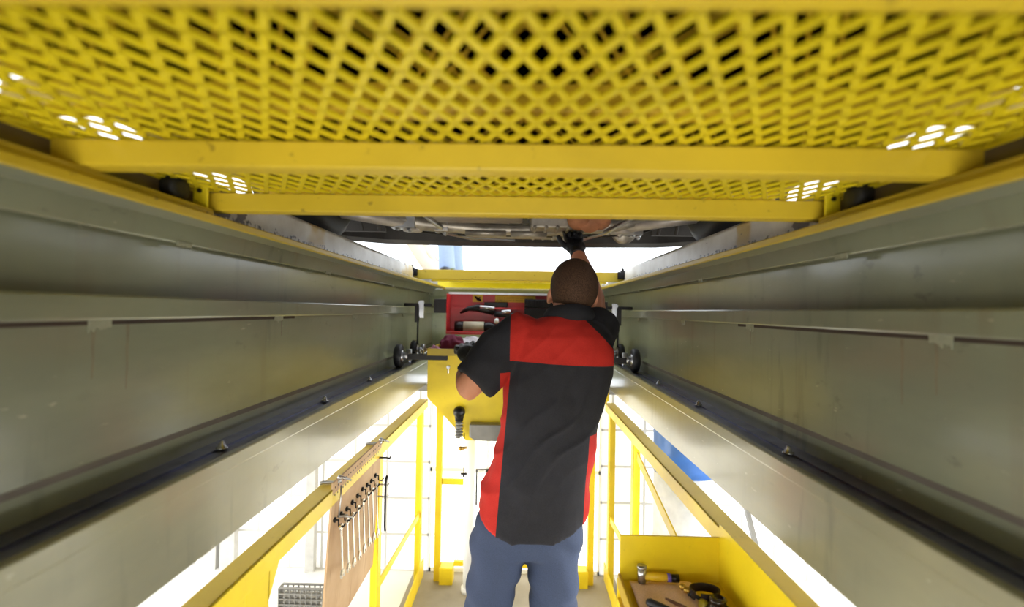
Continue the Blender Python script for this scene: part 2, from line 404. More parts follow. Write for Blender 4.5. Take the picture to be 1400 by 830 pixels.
# ------------------------------------------------------------------ expanded metal covers
def expanded(y0, y1, hx, z, pitch=.0318, lw=.064, w=.0085, th=.004, tw=.15):
    bm = BM(); rows = int(round((y1-y0)/(lw/2))); cols = int(hx/pitch)+1
    for r in range(rows):
        ya = y0+r*lw/2; yb = ya+lw/2
        for c in range(-cols, cols+1):
            for d in (-1, 1):
                xa = c*pitch+(pitch/2 if r % 2 else 0); xb = xa+d*pitch/2
                if max(abs(xa), abs(xb)) > hx: continue
                p, q = Vector((xa, ya, z)), Vector((xb, yb, z))
                dr = (q-p).normalized(); p -= dr*.003; q += dr*.003
                bar(bm, p, q, w, th, (tw*d*.4, -tw, 1))
    return bm
def pit_cover(name, label, y0, ym, y1, z, mt, sup=True, kw_hx=1.0, **kw):
    t = thing(name, label, 'pit cover', (0, (y0+y1)/2, z))
    obj('mesh', expanded(y0, y1, .62*kw_hx, z+.002, **kw), mt, t)
    for y, hx in ((y0, .655*kw_hx), (ym, .655*kw_hx), (y1, .62*kw_hx)):
        if y is None: continue
        b = BM(); box(b, -hx, hx, y-.004, y+.004, z-.036, z-.002); box(b, -hx, hx, y+.004, y+.034, z-.036, z-.029)
        obj('cross_bar', b, M_YELB if sup else mt, t, bevel=.002)
    for s in (-1, 1):
        b = BM(); box(b, s*.60*kw_hx, s*.624*kw_hx, y0, y1, z-.004, z+.022)
        obj('side_bar', b, mt, t, bevel=.002)
        if sup:
            b = BM(); box(b, s*.566, s*.594, y1-.03, y1-.024, z-.045, z+.012)
            tb = obj('mounting_tab', b, mt, t, bevel=.002)
            b = BM(); lathe(b, [(.004, 0), (.004, -.004), (0, -.004)], (s*.58, y1-.03, z-.005), (0, 1, 0), 10); obj('screw', b, M_BLKMET, tb)
            b = BM(); lathe(b, [(.006, -.02), (.022, -.02), (.024, -.012), (.024, .012), (.022, .02), (.006, .02)], (s*.597, y1-.085, z-.012), (1, 0, 0), 20)
            obj('roller', b, M_BLACK, t, True)
    return t
pit_cover('pit_cover', 'yellow expanded metal pit cover with cross bars nearest the camera overhead', .272, .66, .965, H(.217), M_YEL, w=.0080, tw=.10)
pit_cover('pit_cover', 'second yellow expanded metal cover stacked on top of the nearest one', .30, .62, 1.18, H(.278), M_YELO, False, .96, w=.0262, pitch=.034, tw=0)
# far cover
t = thing('pit_cover', 'far yellow pit cover spanning the pit beyond the mechanic', 'pit cover', (0, 3.8, H(.25)))
b = BM(); box(b, -.70, .68, 3.30, 3.308, H(.196), H(.258)); box(b, -.60, .60, 3.308, 3.345, H(.196), H(.203))
obj('front_bar', b, M_YELD, t, bevel=.002)  # shadow side of the front bar put into the darker yellow
obj('mesh', expanded(3.42, 4.38, .58, H(.235), pitch=.04, lw=.08, w=.014), M_YEL, t)
obj('rear_bar', box(BM(), -.70, .70, 4.38, 4.40, H(.19), H(.258)), M_YEL, t)
obj('deck', box(BM(), -.60, .60, 3.36, 4.38, H(.245), H(.252)), M_YEL, t)
b = BM(); box(b, -.58, .58, 3.395, 3.42, H(.188), H(.212)); obj('inner_bar', b, M_YEL, t, bevel=.003)
for x in (-.69, .67):
    b = BM(); box(b, x-.035, x+.035, 3.285, 3.33, H(.215), H(.262)); br = obj('end_bracket', b, M_BLKMET, t, bevel=.004)
    b = BM(); lathe(b, [(.016, 0), (.016, .012), (.008, .012), (.008, .026), (0, .026)], (x, 3.305, H(.258)), n=6); obj('bolt', b, M_BLKMET, br)

# ------------------------------------------------------------------ car above the pit
CZ = H(.36)
t = thing('car', 'underside of a silver car parked over the pit, dark front valance showing', 'car', (0, .9, H(.25)))
def car_ring(y, zlo, zbelt, ztop, w, wt):
    pts = []
    for x, z in ((-w*.9, zlo), (-w, zlo+.10), (-w*1.0, (zlo+zbelt)/2), (-w*.97, zbelt), (-wt, ztop-.03), (-wt*.8, ztop), (0, ztop+.015), (wt*.8, ztop), (wt, ztop-.03), (w*.97, zbelt), (w, (zlo+zbelt)/2), (w, zlo+.10), (w*.9, zlo)):
        pts.append(Vector((x+.01, y, z)))
    return pts
b = BM()
rings_mesh(b, [car_ring(y, CZ+a, CZ+bb, CZ+c, w, wt) for y, a, bb, c, w, wt in (
    (2.66, .10, .30, .36, .70, .60), (2.60, .06, .40, .46, .84, .70), (2.2, .05, .48, .60, .88, .72), (1.55, .10, .56, .72, .885, .72), (1.50, .10, .57, .75, .885, .70),
    (.85, .11, .60, 1.18, .89, .58), (.3, .11, .60, 1.24, .89, .58), (-.7, .11, .60, 1.20, .89, .57), (-1.35, .05, .60, .95, .87, .60), (-1.5, .06, .58, .80, .85, .62), (-1.6, .12, .5, .6, .76, .6))])
obj('car_body', b, M_CARP, t, True)
b = BM(); pts = [(-.88, 2.42), (-.86, 2.56), (-.70, 2.66), (-.35, 2.70), (0, 2.71), (.35, 2.70), (.70, 2.66), (.86, 2.56), (.88, 2.42)]
for (xa, ya), (xb, yb) in zip(pts, pts[1:]):
    hexa(b, [(xa+.01, ya-.05, H(.355)), (xb+.01, yb-.05, H(.355)), (xb+.01, yb, H(.338)), (xa+.01, ya, H(.338)), (xa+.01, ya-.05, H(.50)), (xb+.01, yb-.05, H(.50)), (xb+.01, yb, H(.50)), (xa+.01, ya, H(.50))])
obj('front_valance', b, M_BUMP, t)
b = BM(); box(b, -.66, .66, -1.4, 1.7, CZ+.03, CZ+.06); box(b, -.84, .84, -1.4, 1.6, CZ+.11, CZ+.13)
for x in (-.62, .62): box(b, x-.04, x+.04, -1.2, 1.6, CZ+.005, CZ+.04)
for y in (-.7, -.2, .35, .9, 1.3): box(b, -.6, .6, y-.04, y+.04, CZ+.008, CZ+.035)
for x in (-.3, -.12, .3, .44): box(b, x-.02, x+.02, -1.0, 1.5, CZ+.015, CZ+.035)
obj('floor_pan', b, M_UNDER, t, bevel=.01)
b = BM(); box(b, -.6, .6, 1.7, 2.5, CZ+.10, CZ+.2); obj('engine_bay_floor', b, M_UNDER, t)
b = BM()   # subframe
tube(b, [(-.58, 2.05, CZ+.02), (-.40, 2.12, CZ-.005), (-.15, 2.16, CZ-.018), (.10, 2.16, CZ-.020), (.36, 2.12, CZ-.005), (.60, 2.05, CZ+.02)], [.026, .03, .026, .024, .03, .026], 10)
tube(b, [(-.50, 2.30, CZ+.02), (-.2, 2.36, CZ-.006), (.2, 2.36, CZ-.010), (.5, 2.30, CZ+.02)], [.024, .022, .022, .024], 10)
box(b, -.22, -.05, 2.12, 2.18, CZ-.048, CZ-.03); box(b, -.03, .12, 2.12, 2.18, CZ-.050, CZ-.03)
obj('subframe', b, M_ALU, t, True)
b = BM(); tube(b, [(-.66, 1.98, CZ+.02), (-.5, 2.22, CZ-.012), (-.3, 2.26, CZ-.022), (.34, 2.26, CZ-.024), (.52, 2.22, CZ-.012), (.66, 1.98, CZ+.02)], .011, 8); obj('sway_bar', b, M_BLKMET, t, True)
for x, y, w_, h_ in ((-.47, 2.10, .05, .03), (-.32, 2.14, .03, .04), (-.10, 2.2, .06, .03), (.14, 2.18, .04, .03), (.40, 2.14, .05, .035), (.50, 2.2, .03, .03)):
    b = BM(); box(b, x-w_, x+w_, y-.03, y+.03, CZ-.018-h_*.4, CZ+.03); lathe(b, [(.014, 0), (.014, -.008), (.008, -.008), (.008, -.016), (0, -.016)], (x+w_*.5, y, CZ-.018-h_*.4), n=6); lathe(b, [(.012, 0), (.012, -.006), (0, -.006)], (x-w_*.5, y, CZ-.018-h_*.4), n=6)
    obj('mounting_bracket', b, random.choice((M_ALU, M_GALV, M_STEEL)), t, bevel=.005)
b = BM(); tube(b, [(-.36, 1.9, CZ-.0), (-.30, 2.2, CZ-.03), (-.22, 2.38, CZ-.025), (-.02, 2.46, CZ-.02)], .010, 8); tube(b, [(.44, 1.9, CZ), (.36, 2.1, CZ-.035), (.30, 2.3, CZ-.03), (.2, 2.45, CZ-.02)], .009, 8); obj('coolant_line', b, M_STEEL, t, True)
b = BM(); lathe(b, [(.0, -.02), (.05, -.02), (.055, -.012), (.05, 0), (.055, .012), (.05, .02), (0, .02)], (.47, 2.28, CZ-.0), (0, 1, 0), 24); obj('pulley', b, M_ALU, t, True)
b = BM()
rings_mesh(b, [[Vector((x, y, z)) for x, y, z in ((-.42*k, 1.80, zz), (-.05, 1.78, zz-.008), (.02*k, 1.84, zz), (.02, 2.05, zz), (-.42*k, 2.05, zz))] for k, zz in ((.75, CZ-.012), (1, CZ+.03), (1, CZ+.12))])
obj('gearbox', b, M_ALU, t, bevel=.012)
b = BM(); box(b, .05, .28, 2.02, 2.34, CZ-.03, CZ+.1); 
for k in range(5): box(b, .06+k*.045, .075+k*.045, 2.01, 2.35, CZ-.036, CZ-.02)
op = obj('oil_pan', b, M_ALU, t, bevel=.012)
b = BM(); lathe(b, [(.016, 0), (.016, -.012), (.009, -.012), (.009, -.022), (0, -.022)], (.215, 2.12, CZ-.03), n=6); obj('drain_plug', b, M_BLKMET, op)
b = BM(); ell(b, P(793, 299, 1.95), (.05, .07, .045)); ell(b, P(820, 300, 1.95), (.045, .07, .04)); tube(b, [P(806, 302, 1.9), P(806, 300, 2.25)+Vector((0, 0, .04))], .045, 14)
obj('exhaust_manifold', b, M_RUST, t, True)
b = BM(); tube(b, [(.33, 2.0, CZ+.02), (.40, 1.6, CZ+.0), (.22, 1.1, CZ+.0), (.22, -.9, CZ+.0)], .03, 12); lathe(b, [(.03, 0), (.07, .05), (.07, .5), (.03, .55)], (.22, -.2, CZ+.0), (0, -1, 0))
obj('exhaust_pipe', b, M_RUST, t, True)
for s in (-1, 1):
    b = BM(); tube(b, [(s*.42, 2.12, CZ-.005), (s*.55, 2.05, CZ+.0), (s*.70, 1.92, CZ+.005)], [.03, .024, .022], 8); tube(b, [(s*.40, 1.9, CZ+.02), (s*.58, 1.88, CZ+.01), (s*.70, 1.86, CZ+.01)], [.024, .02, .02], 8)
    lathe(b, [(.0, 0), (.04, 0), (.04, .05), (.0, .05)], (s*.44, 2.13, CZ-.035))
    obj('control_arm', b, plain('pale_control_arm', (184, 176, 168), .45, .4, .2), t, True)
    b = BM(); hexa(b, [(s*.62, 2.38, CZ+.0), (s*.86, 2.38, CZ+.0), (s*.86, 2.40, CZ+.0), (s*.62, 2.40, CZ+.0), (s*.62, 2.2, CZ+.3), (s*.86, 2.2, CZ+.3), (s*.86, 2.22, CZ+.3), (s*.62, 2.22, CZ+.3)])
    tube(b, [(s*.64, 2.35, CZ), (s*.66, 2.2, CZ+.2)], .008, 6); tube(b, [(s*.72, 2.35, CZ), (s*.72, 2.2, CZ+.2)], .008, 6)
    obj('wheel_arch_liner', b, M_BUMP, t)
    for y in (1.86, -.85):
        b = BM(); lathe(b, [(.20, -.09), (.27, -.1), (.305, -.08), (.312, 0), (.305, .08), (.27, .1), (.20, .09)], (s*.77, y, H(.25)+.313), (1, 0, 0), 36)
        w = obj('wheel', b, M_BLACK, t, True)
        b = BM(); lathe(b, [(.03, -.085), (.12, -.08), (.19, -.095), (.205, -.09), (.205, .09), (.19, .095), (.12, .06), (.03, .06)], (s*.77, y, H(.25)+.313), (1, 0, 0), 30); obj('rim', b, M_ALU, w, True)

# ------------------------------------------------------------------ red tool tray hung between the beams
YR = 2.92
xl, xr = P(610, 420, YR).x, .44
t = thing('tool_tray', 'red steel tool tray hung across the pit under the far cover', 'tool tray', (0, YR, H(-.15)))
zt, zb = P(610, 401, YR).z, P(610, 456, YR).z
b = BM(); box(b, xl, xr, YR+.16, YR+.165, zb, zt); box(b, xl, xr, YR-.005, YR+.16, zb-.004, zb); box(b, xl, xl+.004, YR, YR+.16, zb, zt); box(b, xr-.004, xr, YR, YR+.16, zb, zt)
box(b, xl, xr, YR-.004, YR, zb, zb+.015); obj('tray_body', b, M_RED, t, bevel=.002)
b = BM(); box(b, xl-.005, xr+.005, YR+.12, YR+.175, zt, zt+.012); obj('top_strip', b, plain('bright_edge', (225, 228, 235), .3, .3), t)
b = BM(); box(b, xl+.02, xr-.02, YR+.12, YR+.16, zt-.085, zt-.075); obj('tool_shelf', b, M_RED, t)
a, c = P(646, 403, YR+.155), P(660, 413, YR+.155)
st = obj('warning_sticker', box(BM(), a.x, c.x, YR+.157, YR+.16, c.z, a.z), M_STICK, t)
b = BM(); mid = (a+c)/2
tube(b, [(mid.x-.018, YR+.156, mid.z+.012), (mid.x, YR+.156, mid.z-.004), (mid.x+.02, YR+.156, mid.z-.012)], [.004, .009, .006], 6); tube(b, [(mid.x, YR+.156, mid.z-.002), (mid.x+.016, YR+.156, mid.z+.008)], .004, 6)
obj('pictogram', b, M_BLKMET, st)
a, c = P(677, 404, YR+.155), P(732, 414, YR+.155)
st = obj('notice_sticker', box(BM(), a.x, c.x, YR+.157, YR+.16, c.z, a.z), M_STICK, t)
b = BM(); n = 0
for k in range(2):
    z = a.z-.014-k*.014
    for j in range(16):
        x0 = a.x+.012+j*(c.x-a.x-.024)/16; box(b, x0, x0+(c.x-a.x-.024)/16*random.choice((.5, .8, .95)), YR+.1558, YR+.157, z-.003, z+.003)
obj('worn_print', b, plain('faded_print', (186, 146, 40), .6), st)
for x0, x1, y0, y1 in ((xl-.075, xl, YR, YR+.06), (xr, xr+.075, YR, YR+.06)):
    s = -1 if x0 < 0 else 1
    b = BM(); box(b, x0, x1, YR+.02, YR+.06, H(-.02), H(.06)); box(b, s*.66, s*.50, YR+.03, YR+.05, H(.016), H(.034))
    box(b, s*.565, s*.59, YR, YR+.02, H(-.075), H(.03)); box(b, s*.57, s*.58, YR+.02, YR+.03, H(-.20), H(.0))
    obj('hanger', b, M_BLKMET, t, bevel=.003)
    b = BM(); lathe(b, [(.0, 0), (.014, 0), (.014, .03), (0, .03)], (s*.555, YR-.01, H(.035)), (0, 1, 0), 12); box(b, s*.535, s*.56, YR-.012, YR+.0, H(-.05), H(.05)); obj('pin', b, M_ZINC, t)
# things lying in the tray
def lie(name, label, cat, bm, mt, **k): return tag(obj(name, bm, mt, None, k.get('smooth', True)), label, cat)
z0 = zb
t = thing('grease_gun', 'grey and red canister grease gun lying at the front of the red tray', 'grease gun', P(650, 448, YR+.05))
pl, pr = P(622, 441, YR+.045), P(696, 441, YR+.045)
yy = YR+.045; zc = zb+.036
def xat(px): return P(px, 440, yy).x
b = BM(); lathe(b, [(0, 0), (.034, 0), (.034, xat(634)-xat(622)), (0, xat(634)-xat(622))], (xat(622), yy, zc), (1, 0, 0)); obj('end_cap', b, M_BLKMET, t, True)
b = BM(); lathe(b, [(.0, 0), (.035, 0), (.035, xat(662)-xat(634)), (0, xat(662)-xat(634))], (xat(634), yy, zc), (1, 0, 0)); obj('canister', b, plain('grey_beige_label', (178, 168, 142), .5), t, True)
b = BM(); lathe(b, [(0, 0), (.032, 0), (.034, .03), (.022, .06), (.016, xat(706)-xat(662)), (0, xat(706)-xat(662))], (xat(662), yy, zc), (1, 0, 0)); obj('pump_head', b, M_BLKMET, t, True)
b = BM(); tube(b, [(xat(622), yy-.02, zb+.008), (xat(690), yy-.02, zb+.008)], .007, 8); obj('lever', b, M_STEEL, t, True)
b = BM(); lathe(b, [(.012, 0), (.014, .012), (.012, .024), (0, .03)], (xat(679), yy, zc+.026)); obj('filler_cap', b, M_WHITE, t, True)
t = thing('air_wrench', 'black curved air tool with a steel coupling lying behind the grease gun', 'air tool', P(660, 428, YR+.11))
yy = YR+.10
b = BM(); tube(b, [P(629, 428, yy), P(640, 422, yy), P(652, 421, yy), P(668, 424, yy), P(676, 428, yy)], [.006, .014, .022, .024, .018], 12); obj('body', b, M_BLKMET, t, True)
b = BM(); tube(b, [P(656, 420, yy-.012), P(676, 422, yy-.012)], [.013, .013], 12); tube(b, [P(686, 427, yy-.02), P(698, 426, yy-.02)], .013, 12); obj('coupling', b, M_STEEL, t, True)
b = BM(); tube(b, [P(676, 429, yy), P(694, 431, yy), P(708, 432, yy)], [.018, .016, .02], 12); obj('hose_end', b, M_BLACK, t, True)
b = BM(); box(b, P(662, 420, YR+.14).x, P(694, 420, YR+.14).x, YR+.125, YR+.155, zt-.075, zt-.045)
tag(obj('socket_holder', b, M_BLKMET, None, False, .004), 'black socket holder on the middle of the red tray shelf', 'socket holder')
b = BM(); box(b, P(717, 420, YR+.12).x, P(768, 420, YR+.12).x, YR+.10, YR+.155, zt-.075, zt-.068+.045)
for k in range(7): box(b, P(718+k*7, 420, YR+.12).x, P(722+k*7, 420, YR+.12).x, YR+.094, YR+.10, zt-.07, zt-.03)
box(b, P(717, 420, YR+.12).x, P(768, 420, YR+.12).x, YR+.09, YR+.15, zb+.001, zt-.076)
tag(obj('socket_case', b, M_BLKMET, None, False, .004), 'black ribbed case standing at the right in the red tray', 'case')

# ------------------------------------------------------------------ yellow drain hopper on wheels
YD = 2.60
t = thing('drain_cart', 'yellow oil drain hopper rolling on wheels between the beams', 'drain cart', (0, YD, H(-.30)))
zt, zb_ = P(590, 476, YD).z, P(600, 600, YD).z
x0 = P(585, 500, YD).x; x1 = -x0+.02
def hop(y): 
    zA, zB = P(585, 543, YD).z, P(650, 612, YD).z
    return [(x0, zt-.035), (x1, zt-.035), (x1, zA), (-P(650, 600, YD).x, zB+.04), (P(637, 600, YD).x, zB+.04), (x0, zA)]
b = BM(); prism(b, hop(0), YD, YD+.012); prism(b, hop(0), YD+.40, YD+.412)
hp = hop(0)
for (xa, za), (xb, zb2) in ((hp[5], hp[4]), (hp[4], hp[3]), (hp[3], hp[2]), (hp[5], hp[0]), (hp[2], hp[1])): bar(b, (xa, YD+.206, za), (xb, YD+.206, zb2), .40, .006, (0, 0, 1) if abs(xa-xb) > .01 else (1, 0, 0))
obj('hopper', b, M_YEL2, t)
b = BM(); box(b, x0+.0, x1, YD-.03, YD+.44, zt-.035, zt-.028); box(b, x0, x1, YD-.034, YD-.028, zt-.035, zt); box(b, x0, x1, YD+.434, YD+.44, zt-.035, zt); box(b, x0, x0+.006, YD-.03, YD+.44, zt-.035, zt); box(b, x1-.006, x1, YD-.03, YD+.44, zt-.035, zt)
obj('tray_edge', b, M_YELD, t, bevel=.002)
a, c = P(643, 577, YD-.01), P(690, 600, YD-.01)
b = BM(); prism(b, [(a.x, a.z), (.24, a.z), (.24, c.z+.02), (.21, c.z), (a.x+.03, c.z), (a.x, c.z+.02)], YD-.06, YD+.2); obj('drip_pan', b, M_GALV, t, bevel=.006)
b = BM(); p = P(613, 502, YD-.006); lathe(b, [(.009, 0), (.009, .012), (.005, .012), (.005, .02), (0, .02)], p, (0, -1, 0), 10); tube(b, [p-Vector((0, .012, 0)), p-Vector((0, .012, .03))], .004, 6); obj('latch', b, M_STEEL, t)
for s in (-1, 1):
    for yy in (YD, YD+.38):
        zc = H(-.298)+.058
        b = BM(); lathe(b, [(.02, -.018), (.05, -.018), (.058, -.012), (.058, .012), (.05, .018), (.02, .018)], (s*.598, yy, zc), (1, 0, 0), 28)
        w = obj('wheel', b, M_BLACK, t, True)
        b = BM(); lathe(b, [(.02, -.022), (.03, -.02), (.03, .02), (.02, .022)], (s*.598, yy, zc), (1, 0, 0), 20); obj('hub', b, M_STEEL, w, True)
        b = BM(); lathe(b, [(.02, 0), (.022, .02), (.012, .024), (.012, .05), (0, .05)], (s*.575, yy, zc), (-s, 0, 0), 14); box(b, s*.535, s*.56, yy-.012, yy+.012, zc-.02, zc+.035); obj('bearing', b, M_STEEL, w, True)
for yy in (YD, YD+.38):
    for xa, xb in ((-.56, x0+.10), (x1-.10, .56)):
        b = BM(); box(b, xa, xb, yy-.016 if yy == YD else yy+.035, yy if yy == YD else yy+.05, H(-.257), H(-.228)); obj('axle_bar', b, M_BLKMET, t, bevel=.002)
# nozzle on the hopper front
t2 = P(628, 563, YD-.05)
b = BM(); ell(b, t2, (.03, .04, .03)); tube(b, [t2+Vector((0, .05, .0)), t2], .02, 12); tube(b, [t2, t2+Vector((0, 0, -.045))], [.025, .02], 12)
nz = obj('drain_valve', b, M_BLKMET, t, True)
b = BM()
for k in range(5): lathe(b, [(.013, 0), (.021, .004), (.021, .008), (.013, .012)], t2+Vector((0, 0, -.062-k*.015)), n=14)
tube(b, [t2+Vector((0, 0, -.04)), t2+Vector((-.004, 0, -.13))], [.014, .012], 10); obj('hose_barb', b, M_GALV, nz, True)
# hanging fitting and T-handle under it
p = P(630, 613, YD-.05)
b = BM(); tube(b, [p+Vector((0, 0, .12)), p+Vector((.002, 0, .03))], .002, 6); tube(b, [p+Vector((0, 0, .0)), p+Vector((.03, 0, .006))], [.010, .006], 8); ell(b, p, (.014, .012, .012))
tag(obj('hose_fitting', b, plain('brass', (176, 140, 60), .35, .7), None, True), 'small brass fitting dangling on a thin wire below the black valve', 'fitting')
p = P(634, 646, YD)
b = BM(); tube(b, [p+Vector((0, 0, .2)), p+Vector((0, 0, -.0))], .002, 6); tube(b, [p+Vector((-.016, 0, -.004)), p+Vector((.016, 0, -.004))], .006, 8); tube(b, [p, p+Vector((0, 0, -.02))], .005, 8)
tag(obj('pull_handle', b, M_BLKMET, None, True), 'tiny black T-shaped pull handle hanging low under the hopper', 'handle')
# rags on the hopper tray
def rag(name, label, c, rad, mt, seed):
    b = BM(); bmesh.ops.create_icosphere(b, subdivisions=4, radius=1)
    for v in b.verts:
        d = v.co.normalized(); k = 1+.35*mnoise.noise(d*2.3+Vector((seed, 0, 0)))+.12*mnoise.noise(d*6+Vector((0, seed, 0)))
        v.co = Vector((d.x*rad[0]*k, d.y*rad[1]*k, max(d.z, -.15)*rad[2]*k))+Vector(c)
    zmin = min(v.co.z for v in b.verts)
    for v in b.verts: v.co.z += c[2]-zmin
    return tag(obj(name, b, mt, None, True), label, 'rag')
zr = zt-.027
pr = P(616, 480, YD+.1); rag('shop_rag', 'crumpled dark maroon rag on the left end of the yellow hopper tray', (pr.x, YD+.14, zr), (.07, .075, .07), cloth('maroon_cloth', (104, 34, 56)), 3)
pr = P(598, 480, YD+.06); rag('shop_rag', 'small pinkish rag lying flat at the left corner of the hopper tray', (pr.x-.008, YD+.02, zr), (.035, .03, .03), cloth('pink_cloth', (190, 130, 160)), 9)
pr = P(648, 478, YD+.3); rag('shop_rag', 'white rag bunched behind the black glove on the hopper tray', (pr.x-.01, YD+.30, zr), (.10, .06, .055), cloth('white_cloth', (214, 210, 214)), 5)

# ------------------------------------------------------------------ railings below the beams
ZR = H(-.555)
def railing(s, side, posts, wide):
    t = thing('safety_railing', 'yellow painted angle iron railing under the %s beam' % side, 'railing', (s*.57, 1.8, 0))
    b = BM(); box(b, s*.545, s*.60, .2, 3.16, ZR-.006, ZR); box(b, s*.545, s*.551, .2, 3.16, ZR-.05, ZR); obj('top_rail', b, M_YEL2, t, bevel=.002)
    for y in posts:
        w = .10 if y in wide else .05
        b = BM(); box(b, s*.551, s*.558, y-w/2, y+w/2, 0, ZR-.006); box(b, s*.551, s*.595, y+w/2-.006, y+w/2, 0, ZR-.006)
        p = obj('post', b, M_YEL2, t, bevel=.002)
        if y in wide:
            b = BM(); prism_x(b, [(y-w/2, ZR-.05), (y-w/2-.20, ZR-.05), (y-w/2, ZR-.22)], s*.551, s*.557); obj('gusset', b, M_YEL2, t)
            b = BM(); prism_x(b, [(y+w/2, ZR-.05), (y+w/2+.05, ZR-.05), (y+w/2, ZR-.12)], s*.551, s*.557); obj('gusset', b, M_YEL2, t)
    b = BM(); box(b, s*.552, s*.558, 2.0, 3.16, 0.0, .10); obj('kick_plate', b, M_YEL2, t)
    a = max(y for y in posts if y < 2.6)
    b = BM(); bar(b, (s*.562, a, H(-1.16)), (s*.562, 3.12, H(-1.22)), .006, .035); obj('mid_rail', b, M_YEL2, t)
    return t
tl = railing(-1, 'left', (1.13, 2.13, 3.05), (1.13,))
tr = railing(1, 'right', (1.1, 2.42, 3.05), (1.1,))
b = BM(); bar(b, (.566, 2.38, H(-.66)), (.566, 1.70, H(-.80)), .006, .04); obj('diagonal_brace', b, M_YEL2, tr)
# frame of yellow bars at the far end
t = thing('end_frame', 'yellow frame of upright bars closing the far end of the pit', 'frame', (0, 3.1, 0))
for s_ in (-1, 1):
    obj('post', box(BM(), s_*.44, s_*.478, 3.08, 3.12, 0, H(-.46)), M_YEL2, t, bevel=.003)
    obj('rail_stub', box(BM(), s_*.31, s_*.44, 3.09, 3.11, .575, .61), M_YEL2, t, bevel=.003)
    obj('foot_plate', box(BM(), s_*.36, s_*.44, 3.04, 3.12, .0, .10), M_YEL2, t, bevel=.003)
obj('low_rail', box(BM(), -.36, .36, 3.09, 3.11, .09, .12), M_YEL2, t)
# white drain pipe and grey wire outlet on the added glowing end panel
p = P(640, 800, 2.98)
b = BM(); tube(b, [(p.x, 2.98, 0.0), (p.x, 2.98, .95)], .03, 16); tube(b, [(p.x, 2.98, .0), (p.x, 2.98, .03)], .04, 16)
tag(obj('drain_pipe', b, M_WHITE, None, True), 'white upright pipe on the floor left of the mechanic, by the yellow end frame', 'pipe')
b = BM(); pa, pc = P(652, 641, 3.18), P(674, 690, 3.18)
tube(b, [(pa.x, 3.18, pc.z), (pa.x, 3.18, pa.z), (pc.x, 3.18, pa.z)], .006, 8)
tag(obj('conduit', b, M_BLKMET), 'thin dark conduit bent at a right angle on the added glowing end panel', 'conduit')

# ------------------------------------------------------------------ pegboard on the left rail
pts = [P(460, 670, 1.55), P(526, 618, 2.12)]
xb = -.543
y0b, y1b = 1.555, 2.10
zt1 = H(-.535)
t = thing('tool_board', 'tan hardboard tool board clamped to the left yellow railing', 'tool board', (xb, (y0b+y1b)/2, .55))
lean = -.035
def bd(y, z, off=0): return Vector((xb+off+lean*(zt1-z)/.65, y, z))
def board_mat():
    m = MT('tan_hardboard', .7); a = m.mix(m.ramp(m.noise(6, 5), .3, .7), lin((206, 174, 134)), lin((184, 148, 108)))
    a = m.mix(m.ramp(m.noise(30, 4, (1, 1, .06)), .6, .75), a, lin((156, 116, 78))); m.color(a); return m.m
M_BOARD = board_mat()
b = BM(); zlo = .58
hexa(b, [bd(y0b, zlo, -.006), bd(y0b, zlo, 0), bd(y1b, zlo, 0), bd(y1b, zlo, -.006), bd(y0b, zt1, -.006), bd(y0b, zt1, 0), bd(y1b, zt1, 0), bd(y1b, zt1, -.006)])
bo = obj('board', b, M_BOARD, t)
b = BM()
for k in range(22):
    for r in range(2):
        y = y0b+.02+k*.024; z = zt1-.018-r*.024
        p = bd(y, z, 0); lathe(b, [(.003, 0), (.003, .0012), (0, .0012)], p, (1, 0, 0), 8)
obj('peg_hole', b, M_BLKMET, bo).__setitem__('kind', 'stuff')
for y in (1.60, 2.07):
    b = BM()
    tube(b, [(-.60, y-.008, ZR+.006), (-.59, y, ZR+.007), (-.555, y, ZR+.007), bd(y, zt1-.005, .006)], .0055, 8); tube(b, [bd(y, zt1+.006, .004), bd(y+.010, zt1-.002, .022), bd(y+.018, zt1-.010, .034)], [.005, .004, .003], 8); ell(b, bd(y, zt1+.004, .004), (.008, .008, .008))
    obj('spring_clamp', b, M_STEEL, t, True)
b = BM(); tube(b, [bd(1.60, zt1-.02, .01), bd(1.595, zt1-.07, .012), bd(1.59, zt1-.115, .012), bd(1.62, zt1-.12, .03)], .003, 6); obj('wire_loop', b, M_STEEL, t, True)
for y, z in ((1.62, zt1-.125), (2.075, zt1-.07), (2.08, zt1-.18), (2.085, zt1-.23)):
    b = BM(); tube(b, [bd(y, z, 0), bd(y, z, .03), bd(y+.006, z-.004, .042), bd(y+.008, z+.004, .046)], .0035, 8); obj('hook', b, M_BLKMET if y > 2 and z > zt1-.1 else M_STEEL, t, True)
hookpos = []
n = 9
for k in range(n):
    y = 1.585+k*(2.03-1.585)/(n-1); z = H(-.675)+.006*random.uniform(-1, 1)
    b = BM(); tube(b, [bd(y, z+.012, -.001), bd(y, z+.012, .014), bd(y, z-.006, .016), bd(y, z-.008, .030), bd(y, z+.002, .036)], .0028, 8); lathe(b, [(.008, 0), (.009, .006), (0, .006)], bd(y, z+.012, 0), (1, 0, 0), 10)
    obj('hook', b, M_BLKMET, t, True); hookpos.append((y, z))
